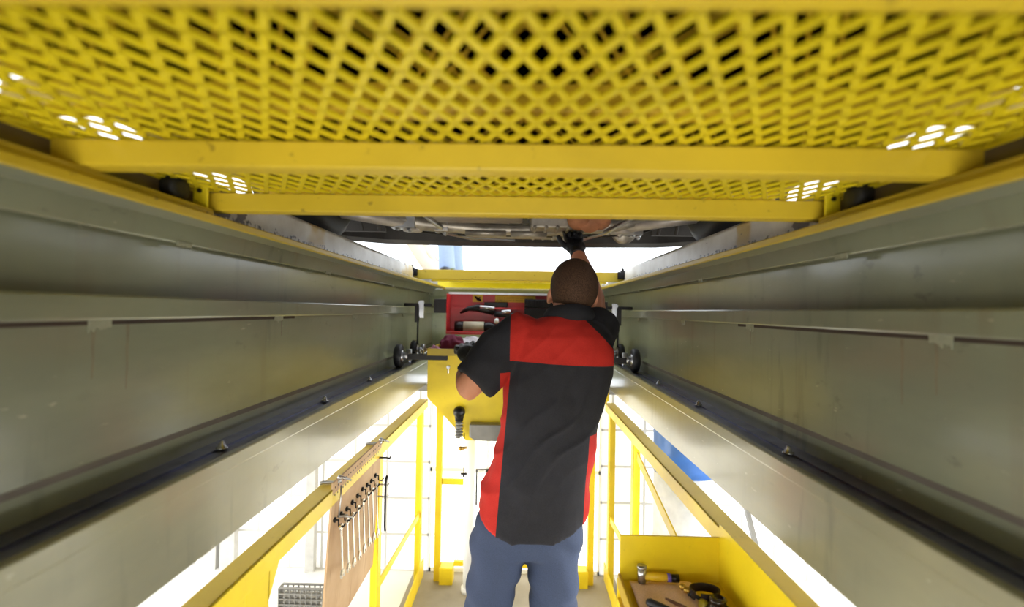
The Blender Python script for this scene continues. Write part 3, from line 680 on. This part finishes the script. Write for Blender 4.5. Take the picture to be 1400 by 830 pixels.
# wrenches hanging from the hooks
def wrench_mesh(L):
    b = BM()
    for z, ro, ri in ((0, .0125, .007),):
        nseg = 16
        rr = []
        for k in range(nseg):
            a = 2*math.pi*k/nseg
            rr.append([Vector((sx, ro*math.sin(a) if q else ri*math.sin(a), z+(ro if q else ri)*math.cos(a))) for sx, q in ((-.003, 1), (.003, 1), (.003, 0), (-.003, 0))])
        vs = [[b.verts.new(p) for p in r] for r in rr]
        for k in range(nseg):
            p, q = vs[k], vs[(k+1) % nseg]
            for j in range(4): b.faces.new((p[j], p[(j+1) % 4], q[(j+1) % 4], q[j]))
    hexa(b, [(-.002, -.004, -L+.012), (.002, -.004, -L+.012), (.002, .004, -L+.012), (-.002, .004, -L+.012), (-.002, -.005, -.010), (.002, -.005, -.010), (.002, .005, -.010), (-.002, .005, -.010)])
    return b
def wrench_head(L):
    b = BM()
    prism_x(b, [(-.006, -L+.014), (.006, -L+.014), (.014, -L), (.012, -L-.014), (.007, -L-.014), (.006, -L-.002), (-.006, -L-.002), (-.007, -L-.014), (-.012, -L-.014), (-.014, -L)], -.003, .003)
    return b
M_WR = plain('polished_wrench_steel', (206, 200, 190), .25, .85)
ordn = ('nearest', 'second', 'third', 'fourth', 'fifth', 'sixth', 'seventh', 'farthest')
proto = None
for k, (y, z) in enumerate(hookpos[:8]):
    lab = 'silver wrench on the tool board hooks, %s' % ('nearest to the camera' if k == 0 else 'farthest from the camera' if k == 7 else ordn[k]+' from the near end')
    if proto is None:
        proto = thing('wrench', lab, 'wrench', (0, 0, 0), 'wrenches on the tool board')
        sh = obj('shaft', wrench_mesh(.165), M_WR, proto, bevel=.001); obj('jaw', wrench_head(.165), M_WR, proto)
        w = proto
    else:
        w = copy_tree(proto); tag(w, lab)
    w.location = bd(y, z-.009, .024); w.rotation_euler = (0, R(-3), 0)
    s = .86+.03*k; w.scale = (1, 1, s)
y, z = hookpos[8]
b = BM(); tube(b, [bd(y, z+.012, .05), bd(y, z-.004, .045), bd(y, z-.02, .045), bd(y+.02, z-.20, .05), bd(y+.022, z-.215, .052)], [.005, .006, .0045, .004, .0045], 8)
tag(obj('hex_key', b, M_BLKMET, None, True), 'long dark steel rod hanging at the far end of the tool board', 'tool')

# ------------------------------------------------------------------ yellow parts tray on the right rail
ZT = H(-.69)
t = thing('parts_tray', 'yellow steel tray bolted inside the right railing and holding small tools', 'tray', (.42, 1.1, ZT))
b = BM(); box(b, .285, .545, .72, 1.335, ZT-.006, ZT); obj('tray_floor', b, M_YEL2, t)
obj('back_panel', box(BM(), .285, .545, 1.335, 1.341, ZT-.006, ZT+.115), M_YEL2, t)
obj('side_panel', box(BM(), .538, .545, .72, 1.335, ZT, ZT+.15), M_YEL2, t)
b = BM(); box(b, .279, .287, .72, 1.335, ZT-.02, ZT+.018); box(b, .279, .31, .72, 1.34, ZT-.05, ZT-.045); obj('front_lip', b, M_YELO, t, bevel=.002)
obj('post', box(BM(), .279, .29, 1.335, 1.345, 0, ZT), M_YEL2, t)
# towel
b = BM(); n = 26
g = [[None]*(n+1) for _ in range(n+1)]
for i in range(n+1):
    for j in range(n+1):
        x = .305+.155*i/n; y = .86+.455*j/n
        x += .008*mnoise.noise(Vector((j*.25, 1.2, 0))); y += .012*mnoise.noise(Vector((i*.25, 4.2, 0)))
        z = ZT+.004+.010*abs(mnoise.noise(Vector((x*16, y*9, 2))))+.004*abs(mnoise.noise(Vector((x*45, y*40, 5))))
        g[i][j] = b.verts.new((x, y, z))
for i in range(n):
    for j in range(n): b.faces.new((g[i][j], g[i+1][j], g[i+1][j+1], g[i][j+1]))
o = obj('shop_towel', b, cloth('pale_red_towel', (250, 218, 210), 500, .15), None, True); md = o.modifiers.new('thick', 'SOLIDIFY'); md.thickness = .003; md.offset = 1
tag(o, 'pale red shop towel spread flat in the yellow tray under the tools', 'towel')
zt_ = ZT+.02
a, c = P(876, 790, 1.30), P(924, 794, 1.30)
a = Vector((a.x, 1.305, zt_+.008)); c = Vector((c.x, 1.300, zt_+.006)); d = (c-a)
t = thing('hammer', 'small hammer with yellow handle and purple band at the back of the tray', 'hammer', a)
b = BM(); tube(b, [a+Vector((0, 0, -.016)), a+Vector((0, 0, .02))], [.010, .011], 12); tube(b, [a+Vector((0, 0, .02)), a+Vector((0, 0, .026))], [.013, .012], 12); obj('head', b, M_STEEL, t, True)
b = BM(); tube(b, [a+d*.08, a+d*.4, a+d*.70], [.009, .010, .009], 12); obj('handle', b, plain('yellow_grip', (238, 196, 40), .4), t, True)
b = BM(); tube(b, [a+d*.70, a+d*.80], [.0105, .0105], 12); obj('band', b, plain('purple_band', (98, 84, 190), .4), t, True)
b = BM(); tube(b, [a+d*.80, a+d*1.02], [.009, .010], 12); obj('end_grip', b, M_BLKMET, t, True)
b = BM(); p = P(918, 788, 1.325); lathe(b, [(.009, 0), (.009, .012), (.006, .014), (0, .014)], (p.x, 1.322, ZT)); 
tag(obj('socket', b, M_BLKMET, None, True), 'tiny black socket against the back of the tray behind the hammer', 'socket')
# strap wrench
cp = P(961, 801, 1.24); cp = Vector((cp.x, 1.245, ZT+.022))
t = thing('strap_wrench', 'black looped strap filter wrench with brass end in the yellow tray', 'strap wrench', cp)
b = BM(); n = 28
rr = []
for k in range(n+1):
    a_ = R(215)+R(-335)*k/n; x = cp.x+.036*math.cos(a_); y = cp.y+.028*math.sin(a_)
    rr.append([Vector((x, y, ZT+.012)), Vector((x, y, ZT+.032)), Vector((cp.x+.033*math.cos(a_), cp.y+.025*math.sin(a_), ZT+.032)), Vector((cp.x+.033*math.cos(a_), cp.y+.025*math.sin(a_), ZT+.012))])
rings_mesh(b, rr); obj('strap', b, plain('black_leather', (38, 26, 24), .5), t)
b = BM(); q = Vector((cp.x-.034, cp.y+.004, ZT+.022)); tube(b, [q, q+Vector((-.012, .006, .002))], .008, 10); ell(b, q+Vector((-.014, .012, .004)), (.008, .008, .008)); obj('buckle', b, plain('brass_buckle', (196, 158, 70), .3, .8), t, True)
b = BM(); tube(b, [q+Vector((-.004, -.002, -.004)), q+Vector((.02, -.02, -.006))], [.006, .004], 8); obj('tail', b, M_BLACK, t, True)
# caps and funnel
p = P(976, 815, 1.2); b = BM(); lathe(b, [(.030, 0), (.032, .012), (.022, .018), (.018, .03), (.020, .036), (.013, .040), (.012, .034), (0, .034)], (p.x, 1.195, ZT)); tag(obj('oil_filter_cap', b, plain('dark_brown_cap', (46, 34, 28), .25), None, True), 'dark glossy brown cap in front of the strap wrench', 'cap')
p = P(967, 811, 1.2); b = BM(); lathe(b, [(.010, 0), (.012, .01), (.009, .022), (0, .024)], (p.x-.012, 1.21, ZT)); tag(obj('valve_cap', b, plain('olive_yellow_cap', (176, 160, 40), .4), None, True), 'small olive yellow cap beside the dark brown cap', 'cap')
p = P(986, 826, 1.12); b = BM(); lathe(b, [(.040, 0), (.041, .006), (.030, .018), (.013, .024), (.010, .036), (.012, .038), (.006, .040), (.006, .034), (0, .034)], (p.x+.005, 1.125, ZT)); tag(obj('funnel_lid', b, plain('beige_plastic', (196, 182, 130), .4), None, True), 'beige funnel shaped lid lying in the near end of the tray', 'lid')
a, c = P(882, 819, 1.19), P(945, 838, 1.12); a.z = ZT+.028; c.z = ZT+.026
t = thing('ratchet', 'black handled ratchet lying across the pale red towel', 'ratchet', a)
d = c-a; b = BM(); tube(b, [a, a+d*.08, a+d*.5, a+d*.62], [.006, .010, .009, .006], 10); obj('handle', b, M_BLACK, t, True)
b = BM(); tube(b, [a+d*.62, a+d*.95], [.005, .006], 8); ell(b, a+d*1.0, (.016, .014, .008)); obj('head', b, M_STEEL, t, True)
a, c = P(907, 820, 1.21), P(934, 829, 1.17); a.z = ZT+.025; c.z = ZT+.026
b = BM(); tube(b, [a, a+(c-a)*.3, c], [.002, .004, .005], 8); tag(obj('pick', b, plain('rusty_pick', (120, 84, 70), .5, .4), None, True), 'thin rusty pick lying next to the ratchet on the towel', 'pick')
p = P(1020, 830, 1.10); t = thing('grease_tube', 'small pink and white tube standing against the tray side', 'tube', (.475, 1.08, ZT))
b = BM(); lathe(b, [(.016, 0), (.017, .004), (.017, .022), (.0165, .024), (0, .024)], (.49, 1.085, ZT+.0)); obj('body', b, plain('pink_plastic', (232, 130, 140), .35), t, True)
b = BM(); lathe(b, [(.016, .024), (.0165, .030), (.010, .040), (.003, .042), (.002, .056), (0, .056)], (.49, 1.085, ZT)); obj('cap', b, plain('white_plastic', (232, 226, 236), .4), t, True)
b = BM(); box(b, .486, .498, 1.068, 1.072, ZT+.026, ZT+.032); obj('mark', b, plain('blue_print', (50, 70, 180), .4), t)

# ------------------------------------------------------------------ things in the basement
DX, DY, DR = P(934, 655, 2.8).x, 2.8, .168
zz = P(930, 655, DY-DR).z
t = thing('oil_drum', 'slim white drum with a blue upper half beyond the right railing', 'drum', (DX, DY, 0))
b = BM(); lathe(b, [(DR, 0), (DR+.005, .02), (DR-.002, .03), (DR-.002, zz*.5), (DR+.004, zz*.52), (DR-.002, zz*.54), (DR-.002, zz)], (DX, DY, 0), n=40); obj('lower_shell', b, plain('white_drum', (226, 228, 230), .4), t, True)
b = BM(); lathe(b, [(DR, 0), (DR, .10), (DR+.005, .115), (DR, .13), (DR, .30), (DR+.005, .32), (DR-.004, .325), (DR-.004, .31), (0, .31)], (DX, DY, zz), n=40); obj('upper_shell', b, plain('blue_drum', (62, 112, 190), .35), t, True)
a, c = P(1018, 698, 2.7), P(1038, 780, 2.7)
d = c-a; k = a.z/(-d.z)
b = BM(); bar(b, a-d*(.5), a+d*k, .035, .02)
tag(obj('support_strut', b, M_GALV), 'slanting grey steel strut right of the blue drum', 'strut')
# wire crate
x0c, x1c, zc1 = P(381, 805, 2.5).x, P(441, 805, 2.5).x, P(410, 805, 2.5).z
t = thing('wire_crate', 'grey wire crate on the basement floor left of the tool board', 'crate', (x0c, 2.52, 0))
for nm, yy in (('front_grid', 2.5), ('rear_grid', 2.54)):
    b = BM()
    for k in range(9): x = x0c+(x1c-x0c)*k/8; box(b, x-.003, x+.003, yy, yy+.006, 0, zc1)
    m_ = 0
    while m_*.026 < zc1: box(b, x0c, x1c, yy-.003, yy+.009, zc1-m_*.026-.003, zc1-m_*.026+.003); m_ += 1
    obj(nm, b, M_GALV, t)
for x in (x0c, x1c):
    b = BM()
    for k in range(6): box(b, x-.003, x+.003, 2.5+k*.008-.002, 2.5+k*.008+.002, 0, zc1)
    box(b, x-.004, x+.004, 2.5, 2.55, zc1-.008, zc1); obj('side_grid', b, M_GALV, t)
b = BM(); box(b, x0c+.02, x1c-.02, 2.512, 2.534, 0, zc1-.03); tag(obj('carton', b, plain('grey_carton', (176, 172, 164), .8)), 'flat grey carton standing inside the wire crate', 'carton')
# housings and stands for the added, unseen lamps
t = thing('added_tube_lamp', 'pair of added white tube lamps on stands, unseen behind the camera', 'lamp', (0, -1.0, .3)); obj('added_lamp_housing', box(BM(), -.50, .50, -1.06, -.99, .30, .48), M_WHITE, t); obj('added_lamp_housing', box(BM(), -.50, .50, -1.26, -1.19, 1.24, 1.40), M_WHITE, t)
for x in (-.4, .4): obj('added_lamp_stand', box(BM(), x-.02, x+.02, -1.06, -1.02, 0, .30), M_WHITE, t); obj('added_lamp_stand', box(BM(), x-.02, x+.02, -1.25, -1.20, 0, 1.24), M_WHITE, t)

# ------------------------------------------------------------------ people
def finger_chain(bm, base, dirn, bend_axis, L, r, bends):
    p = Vector(base); d = Vector(dirn).normalized(); pts = [p.copy()]; seg = (.46, .30, .24)
    for k in range(3):
        d = Matrix.Rotation(bends[k], 3, bend_axis) @ d; p = p+d*L*seg[k]; pts.append(p.copy())
    tube(bm, [pts[0], pts[1], pts[2], pts[3], pts[3]+d*r*.6], [r, r*.95, r*.88, r*.78, r*.4], 10)
def hand_mesh(wrist, along, palm, side, curl=.5, thumb_side=1, scale=1.0, g=0.0):
    """wrist point, direction of the hand, palm normal, lateral axis to the thumb"""
    al, pa, sd = Vector(along).normalized(), Vector(palm).normalized(), Vector(side).normalized()
    bm = BM(); w = Vector(wrist); s = scale
    rot = Matrix((sd, al, pa)).transposed()
    tube(bm, [w-al*.03, w, w+al*.015*s], [.029*s+g, .027*s+g, .03*s+g], 14)
    ell(bm, w+al*.052*s, (.041*s+g, .052*s+g, .017*s+g), rot)
    ell(bm, w+al*.03*s+sd*.02*s+pa*.006, (.022*s+g, .034*s+g, .018*s+g), rot)
    ax = sd
    for k, (o, L) in enumerate(((.030, .070), (.010, .078), (-.010, .073), (-.029, .058))):
        ang = curl*(1+.12*k)
        sgn = 1 if (Matrix.Rotation(.1, 3, ax) @ al).dot(pa) > 0 else -1
        finger_chain(bm, w+al*.092*s+sd*o*s, al+sd*o*2.2, ax, L*s+g, .0088*s+g, (sgn*ang*.5, sgn*ang, sgn*ang*.7))
    tb = w+al*.028*s+sd*.034*s+pa*.004
    sgn = 1 if (Matrix.Rotation(.1, 3, al) @ sd).dot(pa) > 0 else -1
    finger_chain(bm, tb, sd*.75+al*.75+pa*.15, al, .062*s+g, .0105*s+g, (sgn*.25, sgn*.35, sgn*.3))
    return bm

ZM = 1.63
MZ = lambda px, py, dz=0: P(px, py, ZM+dz)
man = thing('person', 'mechanic in a black and red work shirt and navy trousers reaching up under the car', 'person', (0.03, ZM, 0))
# --- joints
sh_l, el_l = P(712, 458, 1.63), P(637, 531, 1.55)
wr_l = P(646, 496, 1.80); hd_l = P(637, 475, 1.875)
sh_r, el_r, wr_r, hd_r = P(810, 455, 1.64), P(811, 409, 1.85), P(789, 345, 2.05), P(785, 331, 2.12)
hc = P(785, 392, 1.665)
tilt = R(34); FD = Vector((-.05, math.cos(tilt), math.sin(tilt))).normalized(); UP = Vector((.08, -math.sin(tilt), math.cos(tilt))); UP = (UP-FD*UP.dot(FD)).normalized(); RT = FD.cross(UP).normalized()
HROT = Matrix((RT, FD, UP)).transposed()
hp_ = lambda r, f, u: hc+RT*r+FD*f+UP*u
b = BM()
ell(b, hc, (.074, .092, .088), HROT, 24); ell(b, hp_(0, .012, -.03), (.066, .080, .075), HROT, 20)
ell(b, hp_(0, .05, -.085), (.050, .050, .045), HROT, 18); ell(b, hp_(0, .088, -.105), (.024, .018, .02), HROT)      # jaw, chin
ell(b, hp_(0, .085, -.045), (.045, .022, .05), HROT)
tube(b, [hp_(0, .092, -.005), hp_(0, .108, -.035), hp_(0, .112, -.048)], [.008, .012, .014], 10); ell(b, hp_(0, .104, -.052), (.017, .010, .009), HROT)
for s in (-1, 1):
    ell(b, hp_(s*.032, .085, .012), (.024, .012, .008), HROT)                         # brow
    ell(b, hp_(s*.042, .078, -.04), (.02, .018, .018), HROT)                          # cheek
    ell(b, hp_(s*.0755, .000, -.042), (.009, .018, .030), HROT @ Matrix.Rotation(s*.25, 3, 'Z'), 14); ell(b, hp_(s*.074, .008, -.066), (.008, .010, .012), HROT)   # ear
for q in (-.068, -.080): ell(b, hp_(0, .098, q), (.024, .010, .006), HROT)              # lips
neck = P(778, 436, 1.66)
tube(b, [hp_(0, -.01, -.06), P(781, 424, 1.65), neck+Vector((0, .0, -.07))], [.062, .058, .066], 20)
ch = P(765, 520, 1.64); pe = P(722, 705, 1.645)
rot0 = None
ell(b, P(765, 480, 1.65), (.145, .085, .12)); ell(b, P(755, 560, 1.65), (.13, .085, .17)); ell(b, P(730, 660, 1.65), (.135, .085, .16)); ell(b, P(722, 700, 1.65), (.14, .085, .085))
tube(b, [P(745, 470, 1.64), sh_l, (sh_l+el_l)/2, el_l, (el_l*.6+wr_l*.4), wr_l], [.07, .06, .050, .041, .043, .029], 16)
tube(b, [P(790, 468, 1.64), sh_r, (sh_r+el_r)/2, el_r, (el_r*.6+wr_r*.4), wr_r], [.06, .050, .044, .041, .041, .027], 16)
hipL, kneeL, ankL = P(680, 735, 1.65), P(668, 840, 1.63), Vector((-.115, 1.66, .10))
hipR, kneeR, ankR = P(758, 735, 1.65), P(752, 840, 1.63), Vector((.115, 1.68, .10))
kneeL.z = .52; kneeR.z = .52
for h_, k_, a_ in ((hipL, kneeL, ankL), (hipR, kneeR, ankR)):
    tube(b, [h_, h_*.5+k_*.5, k_, k_*.6+a_*.4, a_], [.050, .056, .048, .045, .034], 14); ell(b, a_+Vector((0, .06, -.065)), (.035, .10, .03))
for wpt, al_, pa_, sd_, cu in ((wr_l, hd_l-wr_l, (0.3, .2, -1), (1, 0, .2), .55), (wr_r, hd_r-wr_r, (-.1, .2, 1), (-1, .1, 0), 1.2)):
    h = hand_mesh(wpt, al_, Vector(pa_)-Vector(al_).normalized()*Vector(pa_).dot(Vector(al_).normalized()), sd_, cu, scale=1.0, g=-.0022)
    me = bpy.data.meshes.new('h'); h.to_mesh(me); h.free(); b.from_mesh(me); bpy.data.meshes.remove(me)
body = obj('body', fuse(b, .0045, 3), M_SKIN, man, True)
# eyes
for s in (-1, 1):
    b = BM(); ell(b, hp_(s*.031, .083, -.004), (.012, .012, .012)); ey = obj('eye', b, M_WHITE, man, True)
    b = BM(); ell(b, hp_(s*.031, .093, -.004), (.005, .0035, .005)); obj('iris', b, M_BLKMET, ey, True)
# hair: cropped cap over the back and top of the skull
b = BM(); ell(b, hc, (.0775, .0955, .0915), HROT, 48); ell(b, hp_(0, .004, -.03), (.0695, .0835, .0785), HROT, 40); ell(b, hp_(0, -.022, -.072), (.061, .050, .058), HROT, 32)
me = fuse(b, .004, 2); b = bmesh.new(); b.from_mesh(me)
kill = []
for f in b.faces:
    q = f.calc_center_median()-hc; r_, f_, u_ = q.dot(RT), q.dot(FD), q.dot(UP)
    lim_f = .062 if u_ > .03 else .030+(u_+.03)*.45
    if f_ > lim_f or u_ < -.128 or (f_ > -.012 and u_ < -.040): kill.append(f)
bmesh.ops.delete(b, geom=kill, context='FACES'); me2 = bpy.data.meshes.new('hair'); b.to_mesh(me2); b.free()
obj('hair', me2, M_HAIR, man, True)
# shirt
def ring(py, xl, xr, t, dz=0, k=2.4, hem=0, n=40):
    a, c = P(xl, py, ZM), P(xr, py, ZM); m_ = (a+c)/2; hw = (c-a).length/2
    out = []
    for j in range(n):
        th = 2*math.pi*j/n; ct, st_ = math.cos(th), math.sin(th)
        x = math.copysign(abs(ct)**(2/k), ct)*hw; y = math.copysign(abs(st_)**(2/k), st_)*t
        z = (c.z-a.z)*x/(2*hw) - (hem*max(0, -st_)**1.5 + (hem*.45)*max(0, st_))
        out.append(Vector((m_.x+x, m_.y+dz+y, m_.z+z)))
    return out
b = BM()
rings_mesh(b, [ring(*q) for q in ((431, 752, 806, .062, .02, 2), (437, 728, 816, .078, .015, 2.1), (445, 708, 826, .092, .01, 2.3), (460, 697, 834, .108), (480, 692, 838, .118), (510, 691, 835, .124), (545, 689, 826, .124), (580, 685, 818, .122), (615, 679, 811, .124), (645, 668, 806, .127), (670, 660, 803, .130), (691, 655, 800, .134, 0, 2.4, .068))])
tube(b, [P(735, 470, 1.63), P(712, 460, 1.63), P(682, 482, 1.60), P(655, 513, 1.565), P(647, 523, 1.558)], [.075, .082, .079, .070, .068], 22)
tube(b, [P(798, 472, 1.64), P(809, 460, 1.65), P(815, 450, 1.70), P(813, 440, 1.78)], [.078, .077, .074, .064], 22)
me = fuse(b, .0055, 3); b = bmesh.new(); b.from_mesh(me)
# cloth folds: long diagonal creases across the back and bunching at waist and sleeves
for v in b.verts:
    c_ = v.co; nn = v.normal
    ph = (c_.z*.9-c_.x*1.1)*34+mnoise.noise(c_*5)*3.6
    w1 = (1-abs(math.sin(ph)))**2*.017*max(0, .40+mnoise.noise(c_*4+Vector((7, 1, 3))))
    w2 = mnoise.noise(Vector((c_.x*8, c_.y*6, c_.z*11)))*.010+mnoise.noise(c_*26)*.0025
    fade = min(1, max(.2, (1.47-c_.z)/.2))
    v.co += nn*(w1*fade+w2)
b.to_mesh(me); b.free()
for p_ in me.polygons: p_.use_smooth = True
shirt = obj('work_shirt', me, M_SHIRT, man, True)
b = BM()   # collar
nk = 28
rr = []
for j in range(nk):
    th = 2*math.pi*j/nk; cx = P(777, 430, 1.645); dxy = Vector((math.cos(th), math.sin(th)*.95, 0))
    base = cx+Vector((0, .0, -.028))+dxy*.083; top = cx+Vector((.004, 0, .015-.018*math.sin(th)))+dxy*.074; ti = top-dxy*.006; bi = base-dxy*.012
    rr.append([base, base*.5+top*.5+dxy*.006, top, ti, bi])
vs = [[b.verts.new(p) for p in r] for r in rr]
for j in range(nk):
    p, q = vs[j], vs[(j+1) % nk]
    for k in range(5): b.faces.new((p[k], p[(k+1) % 5], q[(k+1) % 5], q[k]))
obj('collar', b, M_COLLAR, shirt, True)
# trousers
b = BM()
rings_mesh(b, [ring(*q) for q in ((680, 664, 796, .104), (705, 652, 799, .110), (725, 645, 798, .108), (740, 643, 795, .100), (752, 652, 786, .085))])
ell(b, P(719, 738, 1.64), (.06, .085, .045))
tube(b, [P(686, 722, 1.63), P(681, 752, 1.632), P(671, 800, 1.635), P(667, 835, 1.63), kneeL+Vector((0, 0, 0)), Vector((-.112, 1.66, .3)), Vector((-.113, 1.655, .09))], [.088, .087, .080, .0745, .068, .064, .060], 24)
tube(b, [P(756, 722, 1.63), P(755.5, 752, 1.632), P(755, 800, 1.635), P(753, 835, 1.63), kneeR+Vector((0, 0, 0)), Vector((.112, 1.68, .3)), Vector((.113, 1.675, .09))], [.088, .0855, .078, .0735, .068, .064, .060], 24)
me = fuse(b, .0065, 22); b = bmesh.new(); b.from_mesh(me)
for v in b.verts:
    c_ = v.co; v.co += v.normal*(mnoise.noise(Vector((c_.x*8, c_.y*7, c_.z*9)))*.010+math.sin(c_.z*55+c_.x*30+mnoise.noise(c_*7)*4)*.0034)
b.to_mesh(me); b.free()
obj('trousers', me, M_PANTS, man, True)
# gloves
for nm, wpt, al_, pa_, sd_, cu in (('glove', wr_l, hd_l-wr_l, (0.3, .2, -1), (1, 0, .2), .55), ('glove', wr_r, hd_r-wr_r, (-.1, .2, 1), (-1, .1, 0), 1.2)):
    al_ = Vector(al_).normalized(); pa_ = Vector(pa_)-al_*Vector(pa_).dot(al_)
    h = hand_mesh(Vector(wpt), al_, pa_, sd_, cu, scale=1.0, g=.0022)
    obj(nm, fuse(h, .003, 2), M_GLOVE, man, True)
for a_ in (ankL, ankR):
    b = BM(); ell(b, a_+Vector((0, -.01, -.045)), (.045, .06, .055)); ell(b, a_+Vector((0, .10, -.065)), (.048, .10, .038)); tube(b, [a_+Vector((0, 0, -.04)), a_+Vector((0, 0, .03))], .045, 14); box(b, a_.x-.045, a_.x+.045, a_.y-.065, a_.y+.19, 0, .022)
    obj('shoe', fuse(b, .006, 2), M_BLACK, man, True)

# two workers standing beyond the far cover, only their lower legs showing under the car
def worker(label, foot, knee, hip, side, shirt, trous, facing):
    t = thing('person', label, 'person', (foot.x, foot.y, H(.252)))
    kneeB, hipB = knee+side, hip+side*.75; footB = foot+side
    ch = hip*.5+hipB*.5; up = Vector((0, 0, 1)); top = ch+Vector((0, 0, .50)); 
    b = BM(); ell(b, top+Vector((0, 0, .24)), (.075, .09, .105)); ell(b, top+Vector((0, facing*.05, .19)), (.05, .05, .05)); tube(b, [top, top+Vector((0, 0, .2))], .055, 14)
    for s in (-1, 1): ell(b, top+Vector((s*.075, 0, .225)), (.01, .018, .028))
    ell(b, top+Vector((0, facing*.093, .225)), (.012, .018, .018))
    ell(b, ch+Vector((0, 0, .25)), (.15, .09, .30)); ell(b, ch, (.15, .1, .12))
    arms = []
    for s in (-1, 1):
        q = [top+Vector((s*.17, 0, -.03)), top+Vector((s*.21, facing*.02, -.30)), top+Vector((s*.19, facing*.14, -.52))]
        tube(b, [top+Vector((s*.05, 0, -.05))]+q, [.06, .055, .042, .028], 12); arms.append(q)
        h = hand_mesh(q[2], q[2]-q[1], (-s, 0, 0), (0, facing, 0), .4); me = bpy.data.meshes.new('h'); h.to_mesh(me); h.free(); b.from_mesh(me); bpy.data.meshes.remove(me)
    for f_, k_, h_ in ((foot, knee, hip), (footB, kneeB, hipB)): tube(b, [h_, k_, f_+Vector((0, 0, .08))], [.07, .05, .035], 12); ell(b, f_+Vector((0, facing*.06, .035)), (.036, .1, .033))
    obj('body', fuse(b, .007, 3), M_SKIN, t, True)
    b = BM(); ell(b, top+Vector((0, -facing*.012, .262)), (.082, .092, .095)); obj('hair', b, M_HAIR, t, True)
    b = BM(); ell(b, ch+Vector((0, 0, .27)), (.175, .115, .30)); tube(b, [ch+Vector((0, 0, -.06)), ch+Vector((0, 0, .2))], [.165, .16], 20)
    for q in arms: tube(b, [top+Vector((0, 0, -.1)), q[0], q[0]*.3+q[1]*.7], [.08, .075, .065], 14)
    obj('shirt', fuse(b, .01, 3), shirt, t, True)
    b = BM(); ell(b, ch+Vector((0, 0, -.02)), (.165, .12, .14))
    for f_, k_, h_ in ((foot, knee, hip), (footB, kneeB, hipB)): tube(b, [h_, k_, k_*.45+f_*.55, f_+Vector((0, 0, .055))], [.085, .066, .062, .066], 16)
    obj('trousers', fuse(b, .008, 3), trous, t, True)
    for f_ in (foot, footB):
        b = BM(); ell(b, f_+Vector((0, 0, .045)), (.048, .06, .045)); ell(b, f_+Vector((0, facing*.09, .035)), (.048, .10, .036)); box(b, f_.x-.045, f_.x+.045, f_.y-.06, f_.y+.18 if facing > 0 else f_.y+.06, f_.z, f_.z+.02)
        if facing < 0: box(b, f_.x-.045, f_.x+.045, f_.y-.18, f_.y, f_.z, f_.z+.02)
        obj('shoe', fuse(b, .007, 2), M_BLKMET, t, True)
ZF = H(.254)
p = P(611, 366, 3.95); p.z = ZF; k = P(607, 340, 3.95); k = Vector((k.x, 3.93, ZF+.48))
worker('worker in blue trousers standing at floor level beyond the far yellow cover', p, k, Vector((k.x-.0, 3.98, ZF+.9)), Vector((.03, .32, 0)), cloth('blue_shirt', (70, 96, 150)), cloth('blue_trousers', (158, 178, 214)), -1)
p = P(599, 366, 4.75); p.z = H(.245); k = Vector((p.x-.30, 4.73, ZF+.46))
worker('worker in pale khaki trousers beside the worker in blue beyond the far cover', p, k, Vector((k.x-.12, 4.8, ZF+.88)), Vector((.02, .36, 0)), cloth('white_shirt', (220, 216, 208)), cloth('khaki_trousers', (226, 212, 192)), -1)
